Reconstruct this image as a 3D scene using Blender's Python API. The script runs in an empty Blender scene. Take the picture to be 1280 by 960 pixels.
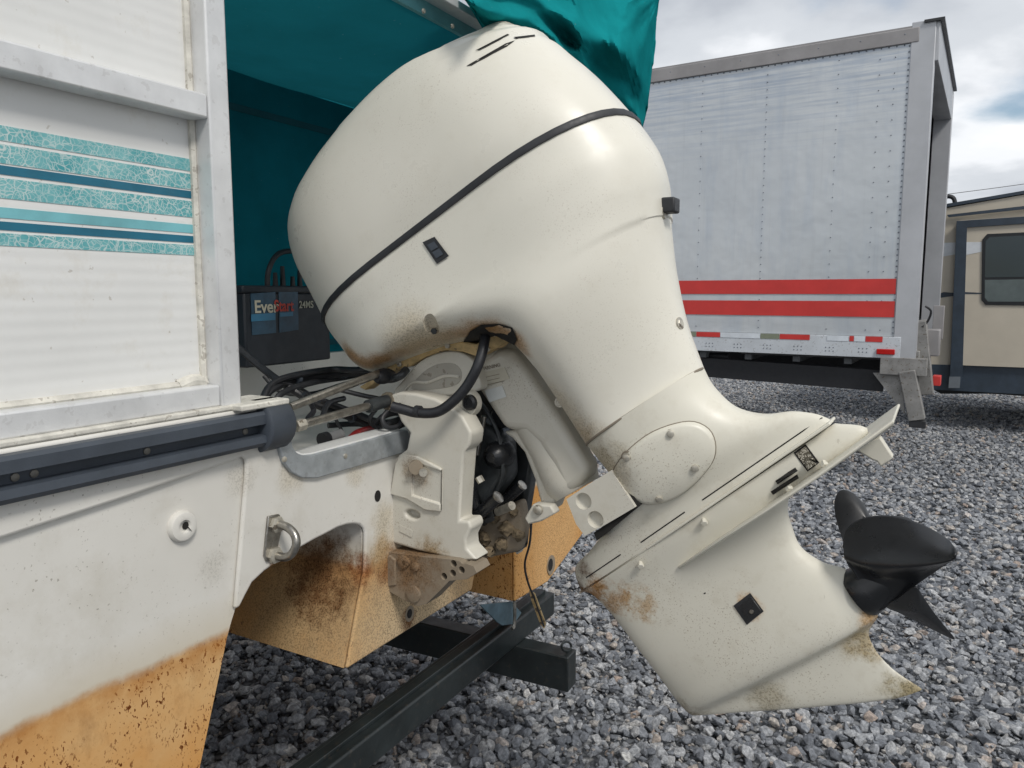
import bpy, bmesh, math, random
import numpy as np
from mathutils import Vector, Matrix
random.seed(7); RNG = np.random.default_rng(11)
scn = bpy.context.scene
col = scn.collection

# ------------------------------------------------------------------ camera
H = 1.6; F = 950.; TH = math.atan(113/950)
cd = bpy.data.cameras.new('camera'); cam = bpy.data.objects.new('camera', cd); col.objects.link(cam)
cam.location = (0, 0, H); cam.rotation_euler = (math.pi/2-TH, 0, 0)
cd.sensor_width = 36; cd.lens = 36*F/1280; cd.clip_start = .05; cd.clip_end = 5000
scn.camera = cam
scn.view_settings.view_transform = 'Standard'; scn.view_settings.look = 'None'
scn.view_settings.exposure = 0.22; scn.view_settings.gamma = 1

# ------------------------------------------------------------------ world and sun
SUN_AZ = math.radians(152); SUN_EL = math.radians(48)
w = bpy.data.worlds.new('World'); scn.world = w; w.use_nodes = True
nt = w.node_tree; nt.nodes.clear()
def N(nt, t, **k):
    n = nt.nodes.new(t)
    for a, b in k.items():
        if a == 'op': n.operation = b
        else: setattr(n, a, b)
    return n
def setin(n, d):
    for k, v in d.items(): n.inputs[k].default_value = v
def ramp(nt, src, stops, interp='LINEAR'):
    r = N(nt, 'ShaderNodeValToRGB'); r.color_ramp.interpolation = interp
    e = r.color_ramp.elements
    while len(e) < len(stops): e.new(0.5)
    for i, (p, c) in enumerate(stops):
        e[i].position = p
        e[i].color = (c, c, c, 1) if not hasattr(c, '__len__') else tuple(c)+(1,)
    nt.links.new(src, r.inputs[0]); return r.outputs[0]
sky = N(nt, 'ShaderNodeTexSky', sky_type='NISHITA'); sky.sun_disc = False
sky.sun_elevation = SUN_EL; sky.sun_rotation = SUN_AZ
sky.air_density = 1.2; sky.dust_density = 1.5
tc = N(nt, 'ShaderNodeTexCoord'); sep = N(nt, 'ShaderNodeSeparateXYZ')
nt.links.new(tc.outputs['Generated'], sep.inputs[0])
za = N(nt, 'ShaderNodeMath', op='MAXIMUM'); nt.links.new(sep.outputs[2], za.inputs[0]); za.inputs[1].default_value = 0
zb = N(nt, 'ShaderNodeMath', op='ADD'); nt.links.new(za.outputs[0], zb.inputs[0]); zb.inputs[1].default_value = .22
dv = []
for i in (0, 1):
    d = N(nt, 'ShaderNodeMath', op='DIVIDE'); nt.links.new(sep.outputs[i], d.inputs[0]); nt.links.new(zb.outputs[0], d.inputs[1]); dv.append(d)
cb = N(nt, 'ShaderNodeCombineXYZ'); nt.links.new(dv[0].outputs[0], cb.inputs[0]); nt.links.new(dv[1].outputs[0], cb.inputs[1])
cb.inputs[2].default_value = 3.1
n1 = N(nt, 'ShaderNodeTexNoise'); setin(n1, {'Scale': .85, 'Detail': 9, 'Roughness': .5, 'Distortion': .2})
n2 = N(nt, 'ShaderNodeTexNoise'); setin(n2, {'Scale': 1.2, 'Detail': 8, 'Roughness': .5, 'Distortion': .15})
off = N(nt, 'ShaderNodeVectorMath', op='ADD'); off.inputs[1].default_value = (5.3, 2.2, 9)
nt.links.new(cb.outputs[0], n1.inputs[0]); nt.links.new(cb.outputs[0], off.inputs[0]); nt.links.new(off.outputs[0], n2.inputs[0])
cov = ramp(nt, n1.outputs[0], [(.33, 0), (.43, 1)], 'EASE')
ccol = ramp(nt, n2.outputs[0], [(.34, (.43, .46, .51)), (.47, (.60, .63, .67)), (.56, (.82, .84, .87)), (.68, (1.0, 1.0, 1.0))], 'EASE')
sk = N(nt, 'ShaderNodeMixRGB', blend_type='MULTIPLY'); sk.inputs[0].default_value = 1; sk.inputs[2].default_value = (.105, .105, .105, 1)
nt.links.new(sky.outputs[0], sk.inputs[1])
mx = N(nt, 'ShaderNodeMixRGB'); nt.links.new(cov, mx.inputs[0]); nt.links.new(sk.outputs[0], mx.inputs[1]); nt.links.new(ccol, mx.inputs[2])
bg = N(nt, 'ShaderNodeBackground'); bg.inputs[1].default_value = 1.0
wo = N(nt, 'ShaderNodeOutputWorld'); nt.links.new(mx.outputs[0], bg.inputs[0]); nt.links.new(bg.outputs[0], wo.inputs[0])
sl = bpy.data.lights.new('sun', 'SUN'); sl.energy = 1.9; sl.angle = math.radians(14); sl.color = (1, .96, .9)
so = bpy.data.objects.new('sun', sl); col.objects.link(so)
sd_ = Vector((math.sin(SUN_AZ)*math.cos(SUN_EL), math.cos(SUN_AZ)*math.cos(SUN_EL), math.sin(SUN_EL)))
so.rotation_euler = sd_.to_track_quat('Z', 'Y').to_euler(); so.location = sd_*20

# ------------------------------------------------------------------ frames
AZ = math.radians(29.2); D = 1.15; UC = 1.6
vU = np.array([math.sin(AZ), math.cos(AZ), 0]); vA = np.array([math.cos(AZ), -math.sin(AZ), 0]); vZ = np.array([0, 0, 1.])
vC = np.array([0, 0, H]); vf = np.array([0, math.cos(TH), -math.sin(TH)]); vu = np.array([0, math.sin(TH), math.cos(TH)]); vr = np.array([1., 0, 0])
def ray(x, y): return vf+(x-640)/F*vr-(y-480)/F*vu
def B(a, u, z): return vA*(a-D)+vU*u+vZ*z              # boat axes (aft, starboard, up) to world
def T(x, y, a=0.):                                      # a point on a plane parallel to the transom
    r = ray(x, y); return vC+r*((a-D)/(r@vA))
def E(x, y, u=UC):                                      # a point on a fore-and-aft plane
    r = ray(x, y); return vC+r*(u/(r@vU))
def G(x, y, z):
    r = ray(x, y); return vC+r*((z-H)/r[2])
def proj(p):
    p = np.asarray(p)-vC; d = p@vf; return np.stack([640+F*(p@vr)/d, 480-F*(p@vu)/d], -1)
def auz(p): return float(p@vA+D), float(p@vU), float(p[2])

# ------------------------------------------------------------------ object helpers
def tag(o, label=None, cat=None, group=None, kind=None):
    if label: o['label'] = label
    if cat: o['category'] = cat
    if group: o['group'] = group
    if kind: o['kind'] = kind
    return o
def thing(name, loc, label, cat, group=None, rz=0):
    o = bpy.data.objects.new(name, None); col.objects.link(o)
    o.location = Vector([float(c) for c in loc]); o.rotation_euler = (0, 0, rz); o.empty_display_size = .1
    tag(o, label, cat, group); o['_m'] = 0; del o['_m']
    return o
def wmat(o):
    m = Matrix.LocRotScale(o.location, o.rotation_euler, o.scale)
    return wmat(o.parent) @ m if o.parent else m
class M:
    """collects geometry in world coordinates"""
    def __init__(s): s.v = []; s.f = []
    def add(s, vs, fs):
        k = len(s.v); s.v += [tuple(float(c) for c in p) for p in vs]; s.f += [tuple(i+k for i in f) for f in fs]; return s
    def prism(s, poly, vec):
        n = len(poly); p = [np.asarray(q, float) for q in poly]; v = np.asarray(vec, float)
        nn = sum((np.cross(p[i]-p[0], p[(i+1) % n]-p[0]) for i in range(n)), np.zeros(3))
        if nn@v > 0: p = p[::-1]
        s.add(p+[q+v for q in p], [tuple(range(n)), tuple(range(2*n-1, n-1, -1))]+[(i, i+n, (i+1) % n+n, (i+1) % n) for i in range(n)]); return s
    def box(s, c, sx, sy, sz, X=vA, Y=vU, Z=vZ):
        c = np.asarray(c, float); vs = [c+X*sx*i/2+Y*sy*j/2+Z*sz*k/2 for i in (-1, 1) for j in (-1, 1) for k in (-1, 1)]
        s.add(vs, [(0, 1, 3, 2), (4, 6, 7, 5), (0, 4, 5, 1), (2, 3, 7, 6), (0, 2, 6, 4), (1, 5, 7, 3)]); return s
    def bar(s, p0, p1, w, h, up=vZ):
        p0 = np.asarray(p0, float); p1 = np.asarray(p1, float); X = p1-p0; L = np.linalg.norm(X); X = X/L
        Y = np.cross(up, X); Y /= np.linalg.norm(Y); Zc = np.cross(X, Y)
        return s.box((p0+p1)/2, L, w, h, X, Y, Zc)
    def lathe(s, o, ax, prof, n=20):
        o = np.asarray(o, float); ax = np.asarray(ax, float)/np.linalg.norm(ax)
        t = np.array([0, 0, 1.]) if abs(ax[2]) < .9 else np.array([1., 0, 0])
        X = np.cross(ax, t); X /= np.linalg.norm(X); Y = np.cross(ax, X)
        vs = []; fs = []
        for (t_, r) in prof:
            for j in range(n):
                a = 2*math.pi*j/n; vs.append(o+ax*t_+(X*math.cos(a)+Y*math.sin(a))*r)
        for i in range(len(prof)-1):
            for j in range(n): fs.append((i*n+j, i*n+(j+1) % n, (i+1)*n+(j+1) % n, (i+1)*n+j))
        fs.append(tuple(range(n-1, -1, -1))); fs.append(tuple(range((len(prof)-1)*n, len(prof)*n)))
        return s.add(vs, fs)
    def cyl(s, p0, p1, r, n=16, r1=None):
        p0 = np.asarray(p0, float); p1 = np.asarray(p1, float); L = np.linalg.norm(p1-p0)
        return s.lathe(p0, p1-p0, [(0, r), (L, r if r1 is None else r1)], n)
    def tube(s, pts, r, n=10, smooth=4):
        P = [np.asarray(p, float) for p in pts]
        if smooth > 1 and len(P) > 2: P = crom(P, smooth)
        P = np.array(P); m = len(P)
        Tn = np.gradient(P, axis=0); Tn /= np.linalg.norm(Tn, axis=1)[:, None]
        t = np.array([0, 0, 1.]) if abs(Tn[0][2]) < .9 else np.array([1., 0, 0])
        X = np.cross(Tn[0], t); X /= np.linalg.norm(X); vs = []; fs = []
        rr = r if hasattr(r, '__len__') else [r]*m
        if len(rr) != m: rr = np.interp(np.linspace(0, 1, m), np.linspace(0, 1, len(rr)), rr)
        for i in range(m):
            X = X-Tn[i]*(X@Tn[i]); X /= np.linalg.norm(X); Y = np.cross(Tn[i], X)
            for j in range(n):
                a = 2*math.pi*j/n; vs.append(P[i]+(X*math.cos(a)+Y*math.sin(a))*rr[i])
        for i in range(m-1):
            for j in range(n): fs.append((i*n+j, i*n+(j+1) % n, (i+1)*n+(j+1) % n, (i+1)*n+j))
        fs.append(tuple(range(n-1, -1, -1))); fs.append(tuple(range((m-1)*n, m*n)))
        return s.add(vs, fs)
    def loft(s, rings, cap=True, closed=True):
        n = len(rings[0]); vs = [p for r in rings for p in r]; fs = []
        for i in range(len(rings)-1):
            for j in range(n if closed else n-1): fs.append((i*n+j, i*n+(j+1) % n, (i+1)*n+(j+1) % n, (i+1)*n+j))
        if cap and closed: fs.append(tuple(range(n-1, -1, -1))); fs.append(tuple(range((len(rings)-1)*n, len(rings)*n)))
        return s.add(vs, fs)
    def build(s, name, mat, parent=None, bevel=0, seg=2, sharp=35, label=None, fixn=True, sub=0):
        me = bpy.data.meshes.new(name)
        if parent is not None:
            inv = wmat(parent).inverted(); vs = [inv @ Vector(v) for v in s.v]; loc = None
        else:
            c = Vector(np.mean(np.array(s.v), axis=0)); c.z = min(v[2] for v in s.v); vs = [Vector(v)-c for v in s.v]; loc = c
        me.from_pydata([tuple(v) for v in vs], [], s.f)
        if fixn:
            bm = bmesh.new(); bm.from_mesh(me); bmesh.ops.remove_doubles(bm, verts=bm.verts, dist=1e-5)
            bmesh.ops.recalc_face_normals(bm, faces=bm.faces); bm.to_mesh(me); bm.free()
        me.materials.append(mat)
        o = bpy.data.objects.new(name, me); col.objects.link(o)
        if parent is not None: o.parent = parent
        else: o.location = loc
        me.shade_smooth()
        if bevel:
            b = o.modifiers.new('bevel', 'BEVEL'); b.width = bevel; b.segments = seg; b.limit_method = 'ANGLE'; b.angle_limit = math.radians(40)
            b.harden_normals = False
        me.set_sharp_from_angle(angle=math.radians(sharp if not bevel else 60))
        if label: o['label'] = label
        return o
def crom(P, k, closed=False):
    P = [np.asarray(p, float) for p in P]; n = len(P); out = []
    for i in range(n if closed else n-1):
        if closed: a, b, c, d = P[(i-1) % n], P[i], P[(i+1) % n], P[(i+2) % n]
        else: a, b, c, d = P[max(i-1, 0)], P[i], P[i+1], P[min(i+2, n-1)]
        for j in range(k):
            t = j/k
            out.append(.5*((2*b)+(c-a)*t+(2*a-5*b+4*c-d)*t*t+(3*b-a-3*c+d)*t**3))
    if not closed: out.append(P[-1])
    return out
def copy_part(o, parent, loc=None, name=None):
    c = o.copy(); col.objects.link(c); c.parent = parent
    if loc is not None: c.location = loc
    return c
def cut(o, cutter):
    me = bpy.data.meshes.new('cutter'); me.from_pydata(cutter.v, [], cutter.f)
    bm = bmesh.new(); bm.from_mesh(me); bmesh.ops.recalc_face_normals(bm, faces=bm.faces); bm.to_mesh(me); bm.free()
    c = bpy.data.objects.new('cutter', me); col.objects.link(c)
    b = o.modifiers.new('cut', 'BOOLEAN'); b.operation = 'DIFFERENCE'; b.solver = 'EXACT'; b.object = c
    if len(o.modifiers) > 1: o.modifiers.move(len(o.modifiers)-1, 0)
    others = [m for m in o.modifiers if m != b]; st_ = [m.show_viewport for m in others]
    for m in others: m.show_viewport = False
    bpy.context.view_layer.update(); ne = bpy.data.meshes.new_from_object(o.evaluated_get(bpy.context.evaluated_depsgraph_get()))
    nm = o.data.name; old = o.data; o.data = ne; ne.name = nm; o.modifiers.remove(b)
    for m, v in zip(others, st_): m.show_viewport = v
    bpy.data.objects.remove(c); bpy.data.meshes.remove(me)
    if ne.materials and ne.materials[0] is None: ne.materials[0] = old.materials[0]
    ne.set_sharp_from_angle(angle=math.radians(35)); return o
def lloc(parent, p): return wmat(parent).inverted() @ Vector([float(c) for c in p])
def off(p, du=0, da=0, dz=0): return p+vU*du+vA*da+vZ*dz

# ------------------------------------------------------------------ materials
def base_mat(name, rough=.5, metal=0, spec=.5):
    m = bpy.data.materials.new(name); m.use_nodes = True; t = m.node_tree
    b = t.nodes['Principled BSDF']; setin(b, {'Roughness': rough, 'Metallic': metal, 'Specular IOR Level': spec}); return m, t, b
def mixc(t, fac, a, b, blend='MIX'):
    n = N(t, 'ShaderNodeMixRGB', blend_type=blend)
    for i, v in ((0, fac), (1, a), (2, b)):
        if hasattr(v, 'is_output') or isinstance(v, bpy.types.NodeSocket): t.links.new(v, n.inputs[i])
        elif i == 0: n.inputs[0].default_value = v
        else: n.inputs[i].default_value = tuple(v)+(1,)
    return n.outputs[0]
def mth(t, op, a, b=None, clamp=False):
    n = N(t, 'ShaderNodeMath', op=op); n.use_clamp = clamp
    for i, v in ((0, a), (1, b)):
        if v is None: continue
        if isinstance(v, bpy.types.NodeSocket): t.links.new(v, n.inputs[i])
        else: n.inputs[i].default_value = v
    return n.outputs[0]
def pos(t, scale=(1, 1, 1)):
    g = N(t, 'ShaderNodeNewGeometry'); mp = N(t, 'ShaderNodeMapping'); mp.inputs['Scale'].default_value = scale
    t.links.new(g.outputs['Position'], mp.inputs[0]); return mp.outputs[0]
def noise(t, vec, scale, detail=4, rough=.6, dist=0):
    n = N(t, 'ShaderNodeTexNoise'); setin(n, {'Scale': scale, 'Detail': detail, 'Roughness': rough, 'Distortion': dist}); t.links.new(vec, n.inputs[0]); return n.outputs[0]
def bump(t, b, h, strength=.2, dist=.002):
    n = N(t, 'ShaderNodeBump'); setin(n, {'Strength': strength, 'Distance': dist}); t.links.new(h, n.inputs['Height']); t.links.new(n.outputs[0], b.inputs['Normal'])
def stains(t, c, lst):
    """dirt that sits on the thing around given spots: (centre, radius, colour, strength, stretch)"""
    g = N(t, 'ShaderNodeNewGeometry').outputs['Position']
    nz = noise(t, g, 26, 9, .72)
    sp_ = ramp(t, noise(t, g, 260, 3), [(.5, 0), (.58, 1)])
    for ent in lst:
        p, r, rgb, k = ent[:4]; rough_ = ent[4] if len(ent) > 4 else 3.4
        d = N(t, 'ShaderNodeVectorMath', op='DISTANCE'); t.links.new(g, d.inputs[0]); d.inputs[1].default_value = [float(x) for x in p]
        x = mth(t, 'DIVIDE', d.outputs['Value'], r); x = mth(t, 'SUBTRACT', 1, x, True)
        n_ = mth(t, 'SUBTRACT', nz, .55); n_ = mth(t, 'MULTIPLY', n_, rough_); x2 = mth(t, 'ADD', mth(t, 'MULTIPLY', x, 1.5), n_, True)
        x2 = mth(t, 'MULTIPLY', x2, mth(t, 'MULTIPLY', x, 2.5, True), True); x2 = mth(t, 'MULTIPLY', x2, k, True)
        c = mixc(t, x2, c, rgb)
        c = mixc(t, mth(t, 'MULTIPLY', sp_, mth(t, 'MULTIPLY', x2, .8)), c, [q*.3 for q in rgb])
    return c
def speck(t, c, vec, scale, thr, rgb, amt=1, mask=None, soft=.03):
    s = noise(t, vec, scale, 3, .55); f = ramp(t, s, [(thr, 0), (thr+soft, amt)])
    if mask is not None: f = mth(t, 'MULTIPLY', f, mask)
    return mixc(t, f, c, rgb)
def simple(name, rgb, rough=.5, metal=0, var=.12, vs=9, bmp=.0, bs=200, dirt=0, spec=.5):
    m, t, b = base_mat(name, rough, metal, spec); p = pos(t)
    f = ramp(t, noise(t, p, vs, 5), [(.3, 0), (.7, 1)])
    c = mixc(t, f, [x*(1-var) for x in rgb], [min(1, x*(1+var)) for x in rgb])
    if dirt: c = speck(t, c, p, 60, .62, (.12, .09, .06), dirt); 
    t.links.new(c, b.inputs['Base Color'])
    r = ramp(t, noise(t, p, vs*3, 4), [(.3, max(0, rough-.08)), (.7, min(1, rough+.08))]); t.links.new(r, b.inputs['Roughness'])
    if bmp: bump(t, b, noise(t, p, bs, 3), bmp)
    return m
def engine_paint(name, rgb, lst, rough=.33, dirt=.5):
    m, t, b = base_mat(name, rough); p = pos(t)
    c = mixc(t, ramp(t, noise(t, p, 3.5, 5), [(.3, 0), (.7, 1)]), [x*.93 for x in rgb], rgb)
    c = mixc(t, ramp(t, noise(t, p, 14, 8, .7), [(.52, 0), (.75, dirt*.45)]), c, (.36, .31, .22))
    grime = ramp(t, noise(t, p, 5, 3), [(.48, 0), (.62, 1)])
    c = speck(t, c, p, 300, .62, (.2, .13, .07), dirt*.9, grime)
    c = speck(t, c, p, 120, .70, (.16, .12, .08), dirt*.7, grime)
    c = speck(t, c, p, 45, .74, (.36, .33, .27), dirt*.6)
    # scratches
    sv = pos(t, (60, 9, 14)); c = speck(t, c, sv, 3.1, .74, (.3, .27, .22), dirt*.5)
    if lst: c = stains(t, c, lst)
    t.links.new(c, b.inputs['Base Color'])
    t.links.new(ramp(t, noise(t, p, 12, 6), [(.3, rough-.06), (.7, rough+.16)]), b.inputs['Roughness'])
    bump(t, b, noise(t, p, 180, 4), .06, .001)
    return m
OR = (.55, .30, .09); BR = (.13, .06, .025); GRIME = (.2, .16, .1)
CREAM = (.68, .655, .57)
M_cowl = engine_paint('cowl_paint', (.71, .685, .60), [(E(648, 424, 1.43), .062, (.40, .21, .07), .85, 1.4), (E(625, 408, 1.43), .062, (.40, .21, .07), .85, 1.4), (E(600, 406, 1.43), .062, (.40, .21, .07), .85, 1.4), (E(580, 424, 1.43), .062, (.40, .21, .07), .85, 1.4), (E(555, 432, 1.43), .062, (.40, .21, .07), .85, 1.4), (E(530, 440, 1.43), .062, (.40, .21, .07), .85, 1.4), (E(505, 447, 1.43), .062, (.40, .21, .07), .85, 1.4), (E(480, 456, 1.43), .062, (.40, .21, .07), .85, 1.4), (E(455, 460, 1.43), .062, (.40, .21, .07), .85, 1.4), (E(436, 448, 1.43), .062, (.40, .21, .07), .85, 1.4), (E(530, 430, 1.42), .14, (.52, .42, .27), .7, 1.2), (E(622, 42, 1.6), .09, GRIME, .7),
    (E(690, 520, 1.5), .13, (.46, .37, .24), .55, 1.5), (E(740, 560, 1.5), .09, (.40, .29, .16), .7, 2), (E(868, 455, 1.5), .07, (.44, .33, .2), .6, 2)], .3, .3)
M_leg = engine_paint('leg_paint', (.66, .635, .545), [(E(724, 738, 1.57), .05, BR, 1, 4.5), (E(738, 742, 1.56), .06, (.42, .2, .05), .9, 5), (E(765, 750, 1.56), .07, (.42, .22, .07), .7, 6), (E(800, 757, 1.56), .06, (.42, .24, .08), .6, 6.5), (E(728, 715, 1.56), .04, BR, .8, 4), (E(1150, 860, 1.6), .09, (.3, .24, .12), .9),
    (E(1098, 775, 1.58), .05, OR, .8), (E(1080, 800, 1.6), .07, (.36, .27, .13), .8), (E(935, 758, 1.55), .04, OR, .8), (E(760, 580, 1.5), .09, (.4, .33, .22), .7),
    (E(860, 895, 1.6), .08, (.3, .24, .15), .9), (E(960, 870, 1.6), .07, (.35, .3, .2), .6)], .42, .7)
M_bracket = engine_paint('bracket_paint', (.6, .575, .5), [(E(640, 420, 1.5), .06, OR, .8), (E(520, 590, 1.44), .06, (.3, .22, .14), .7), (E(540, 690, 1.44), .06, (.33, .22, .1), .8)], .42, .8)
M_cast = engine_paint('dirty_casting', (.25, .205, .15), [(E(520, 700, 1.44), .12, (.2, .12, .06), 1)], .7, 1.0)
M_mud = simple('caked_mud', (.17, .13, .08), .9, var=.5, vs=60, bmp=.6, bs=120, dirt=1)
M_tan = simple('stained_steering_arm', (.5, .36, .17), .6, var=.35, vs=40, dirt=1)
M_black = simple('black_rubber', (.02, .021, .024), .5, var=.3, vs=30, bmp=.1)
M_hose = simple('ribbed_hose_black', (.016, .017, .02), .42, var=.3, vs=60, bmp=.25, bs=420)
M_blackp = simple('black_gloss_paint', (.012, .013, .015), .3, var=.4, vs=20, bmp=.05)
M_prop = simple('propeller_black', (.014, .015, .017), .32, var=.3, vs=10, bmp=.03, bs=160)
M_darkmet = simple('greasy_black_metal', (.03, .034, .036), .4, var=.5, vs=30, bmp=.2, bs=80)
M_steel = simple('stainless', (.33, .315, .285), .33, .9, var=.35, vs=40, bmp=.08)
M_zinc = simple('zinc_bolt', (.5, .47, .4), .45, .6, var=.3, vs=60, dirt=.8)
M_alum = simple('brushed_aluminium', (.66, .665, .665), .48, .3, var=.12, vs=10, bmp=.08, dirt=.12)
M_talum = simple('weathered_aluminium', (.42, .45, .47), .5, .6, var=.2, vs=26, bmp=.12, dirt=.15)
M_tarn = simple('tarnished_washer', (.22, .19, .14), .6, .4, var=.4, vs=60, dirt=1)
M_darkscrew = simple('weathered_screw', (.2, .19, .17), .5, .6)
M_rub = simple('rub_rail_vinyl', (.045, .055, .07), .48, var=.25, vs=7, bmp=.08)
M_hole = simple('dark_recess', (.012, .011, .01), .9)
M_trailer = simple('trailer_black_paint', (.016, .021, .022), .38, var=.35, vs=9, bmp=.1, dirt=.15)
M_tyre = simple('tyre_rubber', (.02, .021, .023), .75, var=.2)
M_plate = simple('zinc_plate', (.13, .2, .24), .45, .5, var=.25, vs=20)
M_red = simple('red_hose', (.28, .02, .02), .4, var=.4, vs=40)
M_caulk = simple('aged_caulk', (.58, .56, .50), .75, var=.25, vs=30, bmp=.5, bs=90, dirt=.45)
M_crease = simple('seam_shadow_line', (.2, .17, .13), .7)

def gelcoat():
    m, t, b = base_mat('stained_gelcoat', .32); p = pos(t); g = N(t, 'ShaderNodeSeparateXYZ')
    t.links.new(p, g.inputs[0]); z = g.outputs[2]
    wob = mth(t, 'MULTIPLY', mth(t, 'SUBTRACT', noise(t, p, 9, 6), .5), .035); zz = mth(t, 'ADD', z, wob)
    zn = mth(t, 'DIVIDE', mth(t, 'SUBTRACT', zz, .90), .14)              # 0 at .90, 1 at 1.04
    white = mixc(t, ramp(t, noise(t, p, 2.5, 5), [(.3, 0), (.7, 1)]), (.62, .60, .55), (.70, .685, .64))
    white = mixc(t, ramp(t, noise(t, p, 8, 8, .7), [(.52, 0), (.75, .35)]), white, (.42, .38, .30))
    gr = ramp(t, noise(t, p, 4, 3), [(.5, 0), (.66, 1)])
    white = speck(t, white, p, 160, .66, (.22, .19, .15), .7, gr)
    tan = mixc(t, ramp(t, noise(t, p, 5, 6, .6), [(.3, 0), (.7, 1)]), (.55, .265, .075), (.60, .385, .18))
    sv = pos(t, (1, 1, .6))
    gr2 = ramp(t, noise(t, p, 9, 5, .65), [(.44, 0.08), (.56, 1)])
    tan = speck(t, tan, sv, 120, .625, (.12, .034, .008), 1, gr2, .012)
    tan = speck(t, tan, sv, 210, .62, (.15, .045, .012), 1, gr2, .012)
    tan = mixc(t, ramp(t, noise(t, sv, 12, 8, .75), [(.55, 0), (.8, .7)]), tan, (.24, .10, .03))
    edge = ramp(t, zn, [(.05, 0), (.36, .7), (.44, .9), (.52, 0)]); 
    f = ramp(t, zn, [(.40, 0), (.50, 1)])
    c = mixc(t, f, tan, white)
    c = mixc(t, mth(t, 'MULTIPLY', edge, ramp(t, noise(t, p, 14, 7, .7), [(.38, .1), (.62, 1)])), c, (.36, .14, .028))
    drip = ramp(t, zn, [(.36, 0), (.5, .75), (1.0, 0)])
    c = mixc(t, mth(t, 'MULTIPLY', drip, .7), c, (.50, .42, .28))
    c = stains(t, c, [(T(520, 775), .38, (.56, .43, .27), .95, .8), (T(690, 690), .3, (.66, .40, .18), .8, .8), (T(380, 760, -.2), .3, (.42, .30, .16), .7, 1.2), (T(392, 720, -.12), .17, (.16, .075, .03), .9), (T(452, 712), .05, (.25, .09, .03), .9), (T(480, 705), .07, (.22, .09, .03), .8), (T(507, 770), .05, (.16, .07, .03), .9),
        (T(335, 690), .03, (.4, .2, .08), .8), (T(475, 650), .07, (.5, .42, .28), .5, 2), (T(470, 690), .06, (.45, .30, .14), .7, 2), (T(338, 708), .025, (.45, .2, .06), .9, 2), (T(265, 710), .05, (.45, .42, .36), .3), (T(300, 600), .05, (.5, .46, .38), .35, 2), (T(360, 595), .06, (.5, .42, .28), .4, 2), (T(440, 590), .05, (.5, .42, .28), .4, 2)])
    t.links.new(c, b.inputs['Base Color'])
    t.links.new(ramp(t, zn, [(.3, .85), (.6, .3)]), b.inputs['Roughness']); t.links.new(ramp(t, zn, [(.3, .08), (.6, .5)]), b.inputs['Specular IOR Level'])
    bump(t, b, noise(t, p, 12, 5), .12, .004)
    return m
M_gel = gelcoat()
def fence_white():
    m, t, b = base_mat('fence_panel_white', .35); p = pos(t)
    g = N(t, 'ShaderNodeSeparateXYZ'); t.links.new(p, g.inputs[0])
    c = mixc(t, ramp(t, noise(t, p, 3, 4), [(.3, 0), (.7, 1)]), (.66, .66, .64), (.74, .74, .72))
    c = speck(t, c, p, 60, .70, (.36, .32, .26), .5)
    c = mixc(t, ramp(t, noise(t, p, 12, 8, .7), [(.56, 0), (.8, .4)]), c, (.5, .45, .35))
    t.links.new(c, b.inputs['Base Color'])
    wv = mth(t, 'SINE', mth(t, 'MULTIPLY', g.outputs[2], 2*math.pi/.021))
    h = mth(t, 'ADD', mth(t, 'MULTIPLY', wv, .35), noise(t, p, 25, 2)); bump(t, b, h, .15, .0022)
    return m
M_fence = fence_white()
def crackle(name, dk, lt):
    m, t, b = base_mat(name, .4); p = pos(t)
    v = N(t, 'ShaderNodeTexVoronoi', feature='DISTANCE_TO_EDGE'); v.inputs['Scale'].default_value = 135
    wv = N(t, 'ShaderNodeVectorMath', op='ADD'); nn = N(t, 'ShaderNodeTexNoise'); nn.inputs['Scale'].default_value = 30; t.links.new(p, nn.inputs[0])
    sc_ = N(t, 'ShaderNodeVectorMath', op='SCALE'); sc_.inputs['Scale'].default_value = .02; t.links.new(nn.outputs[1], sc_.inputs[0])
    t.links.new(p, wv.inputs[0]); t.links.new(sc_.outputs[0], wv.inputs[1]); t.links.new(wv.outputs[0], v.inputs['Vector'])
    f = ramp(t, v.outputs['Distance'], [(.02, .8), (.075, 0)])
    v2 = N(t, 'ShaderNodeTexVoronoi', feature='DISTANCE_TO_EDGE'); v2.inputs['Scale'].default_value = 62; t.links.new(wv.outputs[0], v2.inputs['Vector'])
    f2 = ramp(t, v2.outputs['Distance'], [(.015, 1), (.05, 0)]); f = mth(t, 'MAXIMUM', f, f2)
    base = mixc(t, ramp(t, noise(t, p, 14, 5), [(.35, 0), (.65, 1)]), dk, lt)
    f = mth(t, 'MULTIPLY', f, ramp(t, noise(t, p, 10, 3), [(.35, .35), (.6, .95)]))
    c = mixc(t, f, base, (.56, .64, .62)); t.links.new(c, b.inputs['Base Color']); return m
M_crack = crackle('crazed_teal_vinyl', (.05, .30, .33), (.20, .47, .48))
M_teal = simple('plain_teal_vinyl', (.16, .42, .46), .4, var=.2, vs=12)
M_blue = simple('deep_teal_vinyl', (.006, .12, .19), .35, var=.2, vs=12)
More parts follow.
